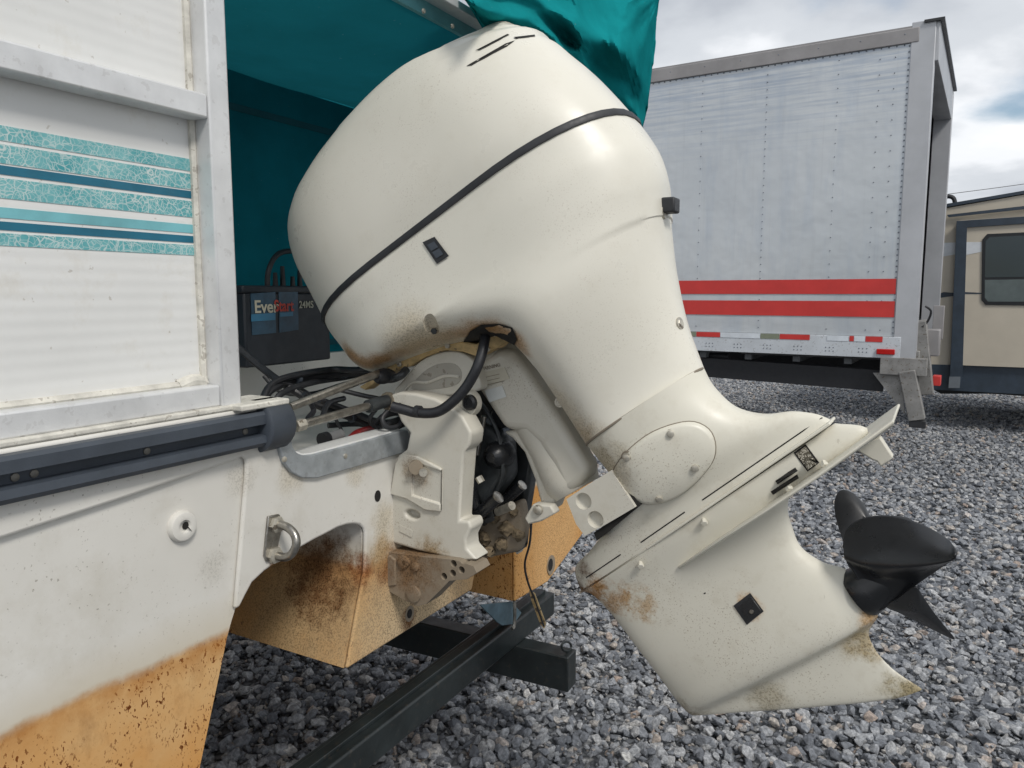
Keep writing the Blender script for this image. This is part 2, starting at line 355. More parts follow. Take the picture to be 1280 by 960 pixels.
def canvas(name, rgb, sc=900, tr=0):
    m, t, b = base_mat(name, 1.0, 0, .0); p = pos(t)
    c = mixc(t, ramp(t, noise(t, p, 4, 5), [(.3, 0), (.7, 1)]), [x*.75 for x in rgb], [x*1.1 for x in rgb])
    c = speck(t, c, p, 90, .72, (.25, .4, .4), .4)
    t.links.new(c, b.inputs['Base Color']); bump(t, b, mth(t, 'ADD', noise(t, p, sc, 2), mth(t, 'MULTIPLY', noise(t, p, 14, 4), 1.5)), .45, .002)
    if tr:
        tb = N(t, 'ShaderNodeBsdfTranslucent'); t.links.new(mixc(t, .5, c, (.03, .35, .42)), tb.inputs[0]); ms = N(t, 'ShaderNodeMixShader'); ms.inputs[0].default_value = tr
        t.links.new(b.outputs[0], ms.inputs[1]); t.links.new(tb.outputs[0], ms.inputs[2]); t.links.new(ms.outputs[0], t.nodes['Material Output'].inputs[0])
    return m
M_canvas = canvas('teal_canvas_inside', (.012, .19, .24), tr=.13)
M_cover = canvas('teal_cover_cloth', (.012, .29, .31), tr=.25)

# ================================================================== ground
gm, t, b = base_mat('gravel_bed', .85)
p = pos(t)
def vor(sc, feat='F1'):
    v = N(t, 'ShaderNodeTexVoronoi', feature=feat); v.inputs['Scale'].default_value = sc; t.links.new(p, v.inputs['Vector']); return v
v1 = vor(26); cr = ramp(t, v1.outputs['Color'], [(0, (.10, .11, .125)), (.35, (.18, .19, .205)), (.7, (.26, .265, .275)), (1, (.38, .37, .34))])
c = mixc(t, .75, cr, (0.03, .032, .036), 'MULTIPLY'); e1 = vor(26, 'DISTANCE_TO_EDGE')
c = mixc(t, ramp(t, e1.outputs['Distance'], [(0, 0), (.25, 1)]), (.02, .022, .025), cr)
c = mixc(t, ramp(t, noise(t, p, .7, 4), [(.35, 0), (.65, .35)]), c, (.10, .11, .125))
t.links.new(c, b.inputs['Base Color']); bump(t, b, v1.outputs['Distance'], -.8, .03)
g = M(); S = 400; g.add([(-S, -S, 0), (S, -S, 0), (S, S, 0), (-S, S, 0)], [(0, 1, 2, 3)])
tag(g.build('ground', gm), kind='structure')
# crushed stone: angular hulls strewn over the part of the yard near the camera
sm, t, b = base_mat('crushed_stone', .78, 0, .35)
oi = N(t, 'ShaderNodeObjectInfo'); tcd = N(t, 'ShaderNodeTexCoord'); 
cr = ramp(t, oi.outputs['Random'], [(0, (.10, .107, .12)), (.3, (.17, .18, .197)), (.58, (.255, .265, .28)), (.84, (.37, .373, .375)), (.94, (.34, .31, .275)), (.98, (.32, .25, .205)), (1, (.52, .51, .49))])
mp = N(t, 'ShaderNodeVectorMath', op='ADD'); t.links.new(tcd.outputs['Object'], mp.inputs[0]); t.links.new(oi.outputs['Location'], mp.inputs[1])
nz = noise(t, mp.outputs[0], 2.2, 6, .7); c = mixc(t, ramp(t, nz, [(.35, 0), (.65, 1)]), cr, [1.0, 1.0, 1.0], 'OVERLAY')
c = mixc(t, ramp(t, nz, [(.3, .55), (.7, 0)]), c, (.10, .11, .13))
t.links.new(c, b.inputs['Base Color']); bump(t, b, noise(t, mp.outputs[0], 6, 5, .7), .5, .05)
stone_col = bpy.data.collections.new('stone_shapes')
for k in range(14):
    bm = bmesh.new()
    for i in range(15):
        q = RNG.normal(size=3); q /= np.linalg.norm(q); q *= RNG.uniform(.8, 1.05); q *= np.array([1.12, .86, .66])*RNG.uniform(.85, 1.15, 3)
        bm.verts.new(q)
    r_ = bmesh.ops.convex_hull(bm, input=bm.verts)
    bmesh.ops.delete(bm, geom=[v for v in bm.verts if not v.link_faces], context='VERTS')
    bmesh.ops.bevel(bm, geom=bm.edges[:], offset=.05, segments=1, affect='EDGES')
    me = bpy.data.meshes.new('stone'); bm.to_mesh(me); bm.free(); me.materials.append(sm)
    so_ = bpy.data.objects.new('stone', me); stone_col.objects.link(so_)
pts = []; scl = []
def strew(r0, r1, dens, smin, smax, az0=-48, az1=42, zj=.02):
    a0, a1 = math.radians(az0), math.radians(az1); n = int(dens*(a1-a0)*(r1*r1-r0*r0)/2)
    rr = np.sqrt(RNG.uniform(r0*r0, r1*r1, n)); aa = RNG.uniform(a0, a1, n); s_ = smin+(smax-smin)*RNG.beta(1.6, 3, n)
    pts.append(np.stack([rr*np.sin(aa), rr*np.cos(aa), RNG.uniform(-.3, 1, n)*zj], 1)); scl.append(s_)
strew(.9, 6, 1050, .017, .040, zj=.03)
strew(.9, 5, 2200, .007, .015, zj=.022)
strew(6, 15, 850, .018, .038, az0=-12, zj=.025)
strew(15, 30, 330, .024, .046, az0=0, az1=40, zj=.02)
pts = np.concatenate(pts); scl = np.concatenate(scl)
me = bpy.data.meshes.new('gravel'); me.vertices.add(len(pts)); me.vertices.foreach_set('co', pts.astype(np.float32).ravel())
a_ = me.attributes.new('stone_scale', 'FLOAT', 'POINT'); a_.data.foreach_set('value', scl.astype(np.float32))
a_ = me.attributes.new('stone_turn', 'FLOAT_VECTOR', 'POINT')
rot = np.stack([RNG.uniform(-.7, .7, len(pts)), RNG.uniform(-.7, .7, len(pts)), RNG.uniform(0, 6.28, len(pts))], 1); a_.data.foreach_set('vector', rot.astype(np.float32).ravel())
go = bpy.data.objects.new('gravel', me); col.objects.link(go); tag(go, 'grey crushed stone gravel covering the whole storage yard', 'gravel', kind='stuff')
ng = bpy.data.node_groups.new('strew_stones', 'GeometryNodeTree')
ng.interface.new_socket('Geometry', in_out='INPUT', socket_type='NodeSocketGeometry'); ng.interface.new_socket('Geometry', in_out='OUTPUT', socket_type='NodeSocketGeometry')
gi = ng.nodes.new('NodeGroupInput'); gout = ng.nodes.new('NodeGroupOutput'); ip = ng.nodes.new('GeometryNodeInstanceOnPoints')
ci = ng.nodes.new('GeometryNodeCollectionInfo'); ci.inputs['Collection'].default_value = stone_col; ci.inputs['Separate Children'].default_value = True
a1 = ng.nodes.new('GeometryNodeInputNamedAttribute'); a1.data_type = 'FLOAT'; a1.inputs['Name'].default_value = 'stone_scale'
a2 = ng.nodes.new('GeometryNodeInputNamedAttribute'); a2.data_type = 'FLOAT_VECTOR'; a2.inputs['Name'].default_value = 'stone_turn'
ng.links.new(gi.outputs[0], ip.inputs['Points']); ng.links.new(ci.outputs[0], ip.inputs['Instance']); ip.inputs['Pick Instance'].default_value = True
ng.links.new(a1.outputs[0], ip.inputs['Scale'])
er = ng.nodes.new('FunctionNodeEulerToRotation'); ng.links.new(a2.outputs[0], er.inputs[0]); ng.links.new(er.outputs[0], ip.inputs['Rotation'])
ng.links.new(ip.outputs[0], gout.inputs[0]); mod = go.modifiers.new('strew', 'NODES'); mod.node_group = ng

# ================================================================== boat
boat = thing('deck_boat', B(0, UC, 0.6), 'white fibreglass deck boat seen at its stern, hull bottoms stained orange and brown', 'boat', rz=-AZ)
UMAX = 2.9
# transom plate with two tunnels and the motor notch cut out, traced in the transom plane
arch = [(284, 796), (289, 777), (295, 758), (303, 742), (311, 727), (326, 713), (343, 701), (372, 689-6), (388, 674), (404, 666), (417, 659), (429, 655), (438, 654), (445, 655), (450, 659), (452, 664), (452, 690), (451, 713)]
def uz(p): a, u, z = auz(p); return (u, z)
archp = [uz(T(*q)) for q in arch]
podL = uz(T(429, 835)); hullb = uz(T(247, 972))
uA = archp[-1][0]
# pod to starboard and second tunnel
pod_r_bot = (1.80, podL[1]+.0); pod_r_top = (1.88, archp[-1][1])
st_in_b = uz(T(640, 751)); st_in_t = uz(T(652, 700)); st_b2 = uz(T(681, 727)); st_chine = uz(T(725, 667)); st_out = (2.68, .80)
arch2 = [(1.88, .954), (1.885, 1.0), (1.90, 1.05), (1.93, 1.075), (1.97, 1.065), (2.0, 1.03), (2.03, .97), (2.05, .9), (2.055, .8), (2.058, .7)]
notch_z = 1.245
outline = [(.10, .90), (.18, .70), (.55, .655), hullb]+archp+[podL, pod_r_bot]+arch2+[st_in_b, st_b2, st_chine, st_out, (2.72, 1.385), (2.25, 1.385), (2.2, 1.30), (2.12, notch_z-.005), (1.14, notch_z+.01), (1.105, 1.262), (1.085, 1.30), (1.082, 1.385), (.08, 1.385)]
m_ = M(); m_.prism([B(0, u, z) for u, z in outline], -vA*.05)
tr = m_.build('transom', M_gel, boat, sharp=30)
# hull bottoms and tunnel walls run forward
def sheet(name, pl, length=2.6, a0=-.0496, mat=M_gel, sharp=50, dz=0):
    n = len(pl); m = M(); m.loft([[B(a0, u, z) for u, z in pl], [B(a0-length*.3, u, z+dz*.3) for u, z in pl], [B(a0-length, u, z+dz) for u, z in pl]], cap=False, closed=False)
    return m.build(name, mat, boat, sharp=sharp, fixn=False)
ins = .0005
sheet('tunnel_wall', [(hullb[0], hullb[1])]+archp, label if False else 2.6)
sheet('pod_shell', [archp[-1], podL, pod_r_bot, (1.88, .954)])
sheet('tunnel_wall', arch2+[st_in_b])
sheet('hull_bottom', [st_in_b, st_b2, st_chine, st_out, (2.72, 1.385)])
sheet('hull_bottom', [(.10, .90), (.18, .70), (.55, .655), hullb])
# moulded raised border round the port hull panel: a lip under the rub rail and a pilaster to its right
FL = .011
outline2 = [(.105, uz(T(0, 641))[1]-.002), (.105, uz(T(0, 671))[1]-.002), uz(T(0, 671)), uz(T(150, 622)), uz(T(298, 571)), uz(T(303, 574)), uz(T(303, 592)), uz(T(299, 640)), uz(T(294, 700)), uz(T(289, 760))]+archp[2:]+[podL, pod_r_bot]+arch2+[st_in_b, st_b2, st_chine, st_out, (2.72, 1.383), (2.25, 1.383), (2.2, 1.30), (2.12, notch_z-.005), (1.14, notch_z+.01), (1.105, 1.262), (1.085, 1.30), (1.082, 1.383), (.105, 1.383)]
m_ = M(); m_.prism([B(0.0003, u, z) for u, z in outline2], vA*FL); m_.build('raised_moulding', M_gel, boat, bevel=.007, seg=3)
# bulkhead of the motor well
m_ = M(); m_.box(B(-.80, 1.95, 1.15), .03, 2.2, .47); m_.build('well_bulkhead', M_gel, boat)
m_ = M(); m_.box(B(-.42, 1.75, 1.16), .73, 1.5, .03); m_.build('well_floor', M_gel, boat)
m_ = M(); m_.box(B(-.43, 1.075, 1.28), .74, .02, .20); m_.build('well_side', M_gel, boat)
m_ = M(); m_.box(B(-.02, 1.03, 1.388), .11, .12, .012).box(B(-.03, .5, 1.388), .08, .95, .010); m_.build('gunwale_cap', M_caulk, boat, bevel=.003)
# notch trim: aluminium strip round the lower corner
tri_o = [(346, 541), (347, 560), (352, 577), (362, 590), (376, 597), (395, 597), (440, 584), (505, 565), (511, 548), (508, 538)]
tri_i = [(362, 539), (362, 550), (364, 559), (369, 566), (377, 569), (390, 568), (440, 555), (490, 541), (500, 538), (503, 537)]
m_ = M(); P_ = [T(*q, .015) for q in tri_o]; Q_ = [T(*q, .015) for q in tri_i]
m_.prism([q-vA*.006 for q in P_+Q_[::-1]], vA*.012); nt_ = m_.build('notch_trim', M_talum, boat, bevel=.002)
M().prism([T(*q, .012) for q in ((368, 566), (377, 569), (390, 568), (500, 538), (499, 536), (389, 566), (378, 567), (370, 564))], -vA*.05).build('sill_lip', M_fence, nt_)
for x, y in ((355, 574), (431, 570)): M().lathe(T(x, y, .020), vA, [(0, .006), (.003, .0055), (.004, .003)], 12).build('screw', M_zinc, nt_)
# rub rail: black channel along the transom with three screws and an end cap
u0, u1 = .10, uz(T(345, 520, .02))[0]
zc = lambda u: 1.352+(u-.5)*.012
prof = [(0, .034), (.030, .034), (.036, .028), (.036, .010), (.014, .007), (.012, -.010), (.034, -.013), (.036, -.026), (.030, -.034), (0, -.034)]
rings = [[B(.001+a, u, 1.338+z+.004) for a, z in prof] for u in np.linspace(u0, u1, 12)]
rr_ = M().loft(rings).build('rub_rail', M_rub, boat, sharp=25)
for x, y in ((18, 593), (42, 588), (183, 560), (306, 535)):
    q = T(x, y, .014); q = q.copy(); q[2] = 1.340
    M().lathe(q, vA, [(0, .0065), (.002, .006), (.003, .003)], 12).build('screw', M_darkscrew, rr_)
ca = [B(0, 0, 0)]*0
q0 = T(340, 528, .02); uq, zq = uz(q0)
cap_r = []
for (u_, e) in ((uq-.030, 0), (uq-.026, .005), (uq+.030, .005), (uq+.038, .001), (uq+.042, -.012)):
    ring = []
    for k in range(13):
        a = -math.pi/2+math.pi*k/12
        ring.append(B(.0+.047*math.cos(a)+e, u_, 1.343+(.046+e)*math.sin(a)))
    ring.append(B(-.012, u_, 1.343+.046+e)); ring.append(B(-.012, u_, 1.343-.046-e)); cap_r.append(ring)
cp = M().loft(cap_r).build('end_cap', M_rub, rr_, sharp=40)
# fence of panels in aluminium tube
TB = .045
zb, zt = 1.392, 2.6
def tubebar(name, p0, p1, w_, h_, mat=M_alum, parent=boat): return M().bar(p0, p1, w_, h_).build(name, mat, parent, bevel=.004)
uP = 1.0-TB/2
m_ = M(); m_.bar(B(-.02, uP, 1.39), B(-.02, uP, 2.6), TB, TB, up=vA); m_.build('fence_post', M_alum, boat, bevel=.004)
tubebar('fence_rail', B(-.022, .1, 1.412), B(-.022, uP-TB/2, 1.412), .04, .04)
zbar = uz(T(100, 92, 0))[1]
tubebar('fence_rail', B(-.022, .1, zbar), B(-.022, uP-TB/2, zbar), .042, .042)
pz0, pz1 = 1.425, zbar-.015
pl = M().box(B(-.048, .52, (pz0+pz1)/2), .008, .88, pz1-pz0).build('lower_panel', M_fence, boat)
pu = M().box(B(-.048, .52, (zbar+2.6)/2), .008, .88, 2.6-zbar).build('upper_panel', M_fence, boat)
pe = uP-TB/2
cm = M(); cm.tube([B(-.041, pe-.004, z+random.uniform(-.005, .005)) for z in np.linspace(1.43, 2.6, 40)], .0075, 6, 2); cm.tube([B(-.041, u, 1.435) for u in np.linspace(.1, pe, 30)], .008, 6, 2)
cm.tube([B(-.042, pe-.004, 1.437), B(-.041, pe-.03, 1.442), B(-.042, pe-.06, 1.434)], .011, 8, 3)
cm.build('caulk_bead', M_caulk, boat)
# striped decals on the lower panel, pixel rows measured at the right edge of the panel
def zat(y, x=246): return uz(T(x, y, -.044))[1]
for (y0, y1, mt, nm) in ((200.5, 215.5, M_crack, 'crazed_stripe'), (219, 238, M_crack, 'crazed_stripe'), (240, 249, M_blue, 'dark_stripe'), (252.5, 272.5, M_crack, 'crazed_stripe'), (281.5, 292, M_teal, 'pale_stripe'), (295.5, 304, M_blue, 'dark_stripe'), (307, 319.5, M_crack, 'crazed_stripe')):
    za_, zb_ = zat(y1), zat(y0)
    m_ = M()
    m_.box(B(-.0435, .517, (za_+zb_)/2), .001, .873, zb_-za_)
    m_.build(nm, mt, pl)
# fittings on the transom
dp = T(226, 657, .0); m_ = M(); m_.lathe(dp, vA, [(-.002, .028), (.006, .028), (.011, .025), (.013, .018), (.012, .012), (.006, .009)], 28)
dr = m_.build('drain_fitting', M_gel, boat); M().lathe(dp+vA*.0075+vU*.004, vA, [(0, .007), (.0006, .007)], 9).build('hole', M_hole, dr); M().prism([dp+vA*.0135+vU*.004, dp+vA*.0135+vU*.012-vZ*.012, dp+vA*.0135+vU*.002-vZ*.002], vA*.0006).build('crack', M_hole, dr)
# U bolt with backing plate
ub = M(); pa, pb = T(342, 655, FL), T(340, 693, FL)
pla = M().prism([T(333, 645, FL), T(347, 642, FL), T(352, 652, FL), T(342, 698, FL), T(331, 702, FL), T(328, 694, FL)], vA*.006).build('backing_plate', M_steel, boat, bevel=.002)
base_ub = [pa+vA*.0, pa+vA*.034, pa+vA*.056-vZ*.012, (pa+pb)/2+vA*.064, pb+vA*.054+vZ*.010, pb+vA*.034, pb]
ubo = ub.tube(base_ub, .0085, 12, 6).build('u_bolt', M_steel, boat)
for q in (pa, pb): M().lathe(q+vA*.005, vA, [(0, .017), (.009, .017), (.011, .012)], 6).build('nut', M_zinc, ubo)
# holes in the transom
def ohole(x, y, w_, h_, parent, plane=.0118, mat=M_hole, name='hole'):
    c_ = T(x, y, plane); M().prism([c_+vU*w_*math.cos(a)+vZ*h_*math.sin(a) for a in np.linspace(0, 2*math.pi, 18, endpoint=False)], vA*.0008).build(name, mat, parent)
ohole(472, 620, .011, .014, boat); ohole(512, 767, .018, .021, boat, mat=M_cast, name='drain_plug'); ohole(512, 767, .010, .012, boat, .0132)
M().prism([T(688, 706, .011)+(vU*.03*math.cos(a)+vZ*.035*math.sin(a)) for a in np.linspace(0, 2*math.pi, 18, endpoint=False)], vA*.004).build('drain_plug', M_cast, boat)
M().prism([T(688, 706, .015)+(vU*.018*math.cos(a)+vZ*.022*math.sin(a)) for a in np.linspace(0, 2*math.pi, 18, endpoint=False)], vA*.001).build('hole', M_hole, boat)

# ================================================================== canvas enclosure
M_hem = simple('canvas_hem', (.008, .09, .115), .9)
en = thing('canvas_enclosure', B(-.4, 1.9, 1.38), 'dark teal canvas enclosure with aluminium roof edge above the motor well', 'canopy', rz=-AZ)
M().box(B(-.85, 1.72, 1.86), .012, 2.0, .99).build('front_wall', M_canvas, en)
m_ = M(); nx, ny = 20, 14; rg = []
for i in range(ny):
    a = -.84+.83*i/(ny-1); rg.append([B(a, u, 2.30-.035*math.sin(math.pi*(i/(ny-1)))+.004*math.sin(9*u+3*i/(ny-1))) for u in np.linspace(.72, 2.72, nx)])
m_.loft(rg, cap=False, closed=False); m_.build('roof', M_canvas, en)
M().loft([[B(-.84, u, z) for u in np.linspace(.72, 2.72, 20)] for z in (2.30, 2.25, 2.20)], cap=False, closed=False).build('roof_valance', M_canvas, en)
zr = 2.298
M().bar(B(-.002, .72, zr), B(-.002, 2.75, zr), .012, .034).build('roof_edge_strip', M_teal, en)
rb = M().bar(B(.018, 1.02, zr+.03), B(.018, 2.75, zr+.03), .022, .05, up=vA).build('roof_edge_bar', M_alum, en, bevel=.003)
for x, y in ((529, 14), (565, 33)): M().lathe(T(x, y, .032), vA, [(0, .006), (.004, .005)], 10).build('screw', M_zinc, rb)
M().box(B(-.43, 2.73, 1.86), .83, .012, .92).build('side_wall', M_canvas, en)
for z_, a_ in ((2.19, -.842), (1.42, -.842)): M().bar(B(a_, .75, z_), B(a_, 2.7, z_), .004, .022).build('hem', M_hem, en)
for u_ in (1.42, 2.2): M().bar(B(-.842, u_, 1.38), B(-.842, u_, 2.28), .02, .004).build('seam', M_hem, en)
# battery in the well
bt = thing('battery', B(-.62, 1.72, 1.385), 'black marine battery with strap handle in the shade of the teal enclosure', 'battery', rz=-AZ)
zb0 = 1.392; bc = B(-.62, 1.66, zb0+.105)
M_bat = simple('battery_case', (.012, .016, .022), .5, var=.3)
M().box(bc, .17, .34, .21).build('case', M_bat, bt, bevel=.006)
M().box(bc+vZ*.115, .175, .35, .022).build('lid', M_bat, bt, bevel=.005)
M_lab = simple('battery_label', (.02, .06, .10), .4, var=.3, vs=30); M_lab2 = simple('battery_label_blue', (.03, .16, .28), .4)
af = -.62+.086
def onface(x, y, a_=af): return T(x, y, a_)
M().prism([onface(x, y) for x, y in ((313, 367), (344, 365), (345, 416), (315, 419))], vA*.001).build('label', M_lab, bt)
M().prism([onface(x, y) for x, y in ((348, 365), (372, 364), (373, 412), (349, 416))], vA*.001).build('label', M_lab, bt)
M().prism([onface(x, y, af+.0015) for x, y in ((314, 393), (344, 391), (344, 400), (314, 402))], vA*.0008).build('label_band', M_lab2, bt)
M().prism([onface(x, y, af+.0015) for x, y in ((350, 391), (366, 390), (366, 395), (350, 396))], vA*.0008).build('label_band', M_lab2, bt)
def text(s_, name, p, right, upv, size, mat, parent, bold=0.0, sx=1.0):
    cu = bpy.data.curves.new(name, 'FONT'); cu.body = s_; cu.size = size; cu.extrude = .0003; cu.offset = bold
    o = bpy.data.objects.new(name, cu); col.objects.link(o); bpy.context.view_layer.update()
    me = bpy.data.meshes.new_from_object(o.evaluated_get(bpy.context.evaluated_depsgraph_get())); bpy.data.objects.remove(o); bpy.data.curves.remove(cu)
    r_ = Vector(right); u_ = Vector(upv); n_ = r_.cross(u_); mt = Matrix((( r_.x*sx, u_.x, n_.x, p[0]), (r_.y*sx, u_.y, n_.y, p[1]), (r_.z*sx, u_.z, n_.z, p[2]), (0, 0, 0, 1)))
    me.transform(wmat(parent).inverted() @ mt); me.materials.append(mat); o = bpy.data.objects.new(name, me); col.objects.link(o); o.parent = parent; return o
M_white = simple('shaded_white_print', (.5, .48, .38), .5); M_redp = simple('red_print', (.5, .05, .03), .5); M_grey = simple('grey_print', (.3, .32, .33), .5)  # white is darkened to put the enclosure's shade into the lettering
text('Ever', 'lettering', onface(318, 391, af+.003), vU, vZ, .050, M_white, bt, .001, 1.0)
text('Start', 'lettering', onface(343, 389, af+.003), vU, vZ, .046, M_redp, bt, .001, .85)
text('24MS', 'lettering', onface(374, 385, af+.003), vU, vZ, .030, M_white, bt, .0003, .9)
text('MARINE', 'lettering', onface(319, 409, af+.003), vU, vZ, .012, M_grey, bt, 0, 1.0) if False else None
M().tube([B(-.56, 1.60, zb0+.21), B(-.56, 1.605, zb0+.27), B(-.56, 1.64, zb0+.32), B(-.56, 1.70, zb0+.335), B(-.56, 1.78, zb0+.325), B(-.56, 1.80, zb0+.22)], .008, 8, 5).build('strap_handle', M_black, bt)
m_ = M()
for du_, h_ in ((.03, .05), (.06, .07), (.1, .04), (.13, .06)): m_.cyl(B(-.58, 1.62+du_, zb0+.22), B(-.58, 1.62+du_, zb0+.22+h_), .009, 10, .006)
m_.build('terminal', M_black, bt)

# ================================================================== cover bunched on the roof edge
def make_cover():
    th = thing('boat_cover', B(.1, 2.2, 2.05), 'crumpled bright teal canvas cover bunched over the roof edge behind the cowl', 'cover', rz=-AZ)
    top = [(560, -30), (600, -45), (660, -55), (720, -50), (780, -40), (835, -20)]
    bot = [(590, 8), (625, 62), (690, 80), (736, 110), (790, 160), (806, 150), (818, 60), (822, 0)]
    ns, nr = 90, 60; A_ = np.array(crom([np.array(q, float) for q in top], 18)); B_ = np.array(crom([np.array(q, float) for q in bot], 18))
    A_ = A_[np.linspace(0, len(A_)-1, ns).astype(int)]; B_ = B_[np.linspace(0, len(B_)-1, ns).astype(int)]
    rg = []
    from mathutils import noise as mn
    for j in range(nr+1):
        v = j/nr; row = []
        for i in range(ns):
            s_ = i/(ns-1); q = A_[i]*(1-v)+B_[i]*v
            nv = mn.fractal(Vector((s_*3.2, v*1.9, .3)), 1, 2, 4); w1 = 1-2*abs(math.sin(11*s_*(1-.25*v)+3.2*v+1.3*nv))
            w2 = math.sin(-9*s_+15*v+3*mn.noise(Vector((s_*4, v*3, 4.7))))
            dep = .15+.034*w1*(.4+.6*v)+.016*w2+.02*nv+.11*math.sin(math.pi*min(1, v*1.02))
            row.append(T(q[0], q[1], dep))
        rg.append(row)
    inner = [[p_-vA*.03 for p_ in r_] for r_ in rg]
    m = M(); n = ns
    m.loft(rg, cap=False, closed=False); o = m.build('cloth', M_cover, th, sharp=38)
    s2 = o.modifiers.new('thickness', 'SOLIDIFY'); s2.thickness = .004; s2.offset = -1
    m = M()
    m.loft([[T(A_[i][0]-5, A_[i][1]-60, .02) for i in range(ns)], [T(A_[i][0]*.5+B_[i][0]*.5, A_[i][1]*.5+B_[i][1]*.5, .05) for i in range(ns)], [T(B_[i][0]*.93+A_[i][0]*.07, B_[i][1]*.93+A_[i][1]*.07, .10) for i in range(ns)]], cap=False, closed=False)
    o = m.build('inner_fold', M_cover, th, sharp=180); s2 = o.modifiers.new('thickness', 'SOLIDIFY'); s2.thickness = .004
make_cover()

# ================================================================== outboard motor
mot = thing('outboard_motor', B(.1, UC, .66), 'large cream white outboard motor tilted up on the transom, cowl leaning over the well', 'outboard motor', rz=-AZ)
NP = 48
def wfield(P, W):
    if W >= 0: return W
    h_ = float((P-SPL)@NH); x_ = min(1, max(0, h_/.30)); return .127+.097*(x_*x_*(3-2*x_))
SPL = E(733, 556); _s = E(880, 460)-SPL; _s /= np.linalg.norm(_s); NH = np.cross(_s, vU); NH = NH if NH[2] > 0 else -NH
RA_, RL_, EX_ = .30, .33, 2.3
def ring3(L, R, W, n, q=0., uc=UC, flat=0.):
    out = []
    L = np.asarray(L); R = np.asarray(R); ln = float(np.linalg.norm(R-L)); ra, rl = min(RA_, ln*.95), min(RL_, ln*.48)
    for k in range(NP):
        a = 2*math.pi*k/NP; cx, sx = math.cos(a), math.sin(a)
        if n < 0:        # end roundings of a fixed size, whatever the length of the section
            tt = .5-.5*math.copysign(abs(cx)**.8, cx); fr = min(1, (1-tt)*ln/ra); fl = min(1, tt*ln/rl)
            y = math.copysign((1-(1-fr)**EX_)**(1/EX_)*(1-(1-fl)**EX_)**(1/EX_), sx)*(0 if abs(sx) < 1e-6 else 1)*wfield(L+(R-L)*tt, W)*(1+q*(2*tt-1))
        else:
            tt = .5-.5*math.copysign(abs(cx)**(2/n), cx); y = math.copysign(abs(sx)**(2/n), sx)*W*(1+q*(2*tt-1))
        out.append(L+(R-L)*tt+vU*y)
    return out
def fit_row(Lp, Rp, W, n, q=0., uc=UC):
    """find the middle-plane end points whose rounded section shows its outline at Lp and Rp"""
    Lp = np.asarray(Lp, float); Rp = np.asarray(Rp, float); d = (Rp-Lp)/np.linalg.norm(Rp-Lp); l, r = Lp.copy(), Rp.copy()
    for it in range(9):
        rg = np.array(ring3(E(*l, uc), E(*r, uc), W, n, q)); pr = proj(rg); s_ = pr@d
        il, ir = s_.argmin(), s_.argmax(); l = l+(Lp-pr[il])*.8; r = r+(Rp-pr[ir])*.8
    return E(*l, uc), E(*r, uc)
def body(rows, sub=5, uc=UC):
    ctl = [np.array([*l, *r, w_, n_, q_], float) for (l, r, w_, n_, q_) in rows]; C2 = crom(ctl, sub); out = []
    for c_ in C2:
        W_ = c_[4] if c_[4] < 0 else max(c_[4], .003); L, R = fit_row(c_[:2], c_[2:4], W_, c_[5], c_[6], uc); out.append((L, R, W_, c_[5], c_[6]))
    return out
def rings(b_): return [ring3(*x) for x in b_]
SE = ((405, 399), (797, 151), .224, -3.5, -.06)
up_rows = [SE, ((387, 364), (785, 137), .230, -3.6, -.06), ((369, 328), (766, 116), .230, -3.6, -.06), ((360, 292), (744, 94), .226, -3.6, -.07), ((366, 258), (722, 76), .218, -3.6, -.08), ((384, 226), (703, 60), .208, -3.5, -.1),
    ((407, 195), (690, 53), .197, -3.4, -.12), ((451, 147), (678, 47), .18, -3.3, -.15), ((495, 109), (668, 44), .16, -3.1, -.2), ((545, 78), (658, 42), .13, -2.6, -.2), ((590, 55), (648, 40), .09, -2.4, -.1), ((612, 45), (640, 39), .04, -2.2, 0)]
ub_ = body(up_rows, 5); M().loft(rings(ub_)).build('upper_cowl', M_cowl, mot, sharp=60)
lo_rows = [((405, 399), (797, 151), -1, -3.5, -0.06), ((410, 411), (812, 171), -1, -3.5, -0.08), ((422, 427), (825, 192), -1, -3.5, -0.08), ((440, 450), (833, 213), -1, -3.4, -0.1), ((464, 459), (837, 232), -1, -3.3, -0.11), ((516, 441), (838, 249), -1, -3.2, -0.12), ((572, 424), (839, 267), -1, -3.1, -0.13), ((627, 420), (841, 296), -1, -3.1, -0.14), ((663, 452), (847, 344), -1, -3.1, -0.15), ((698, 502), (860, 404), -1, -3.1, -0.15), ((733, 556), (880, 460), -1, -3.1, -0.15)]
lb_ = body(lo_rows, 5); lowc = M().loft(rings(lb_)).build('lower_cowl', M_cowl, mot, sharp=60)
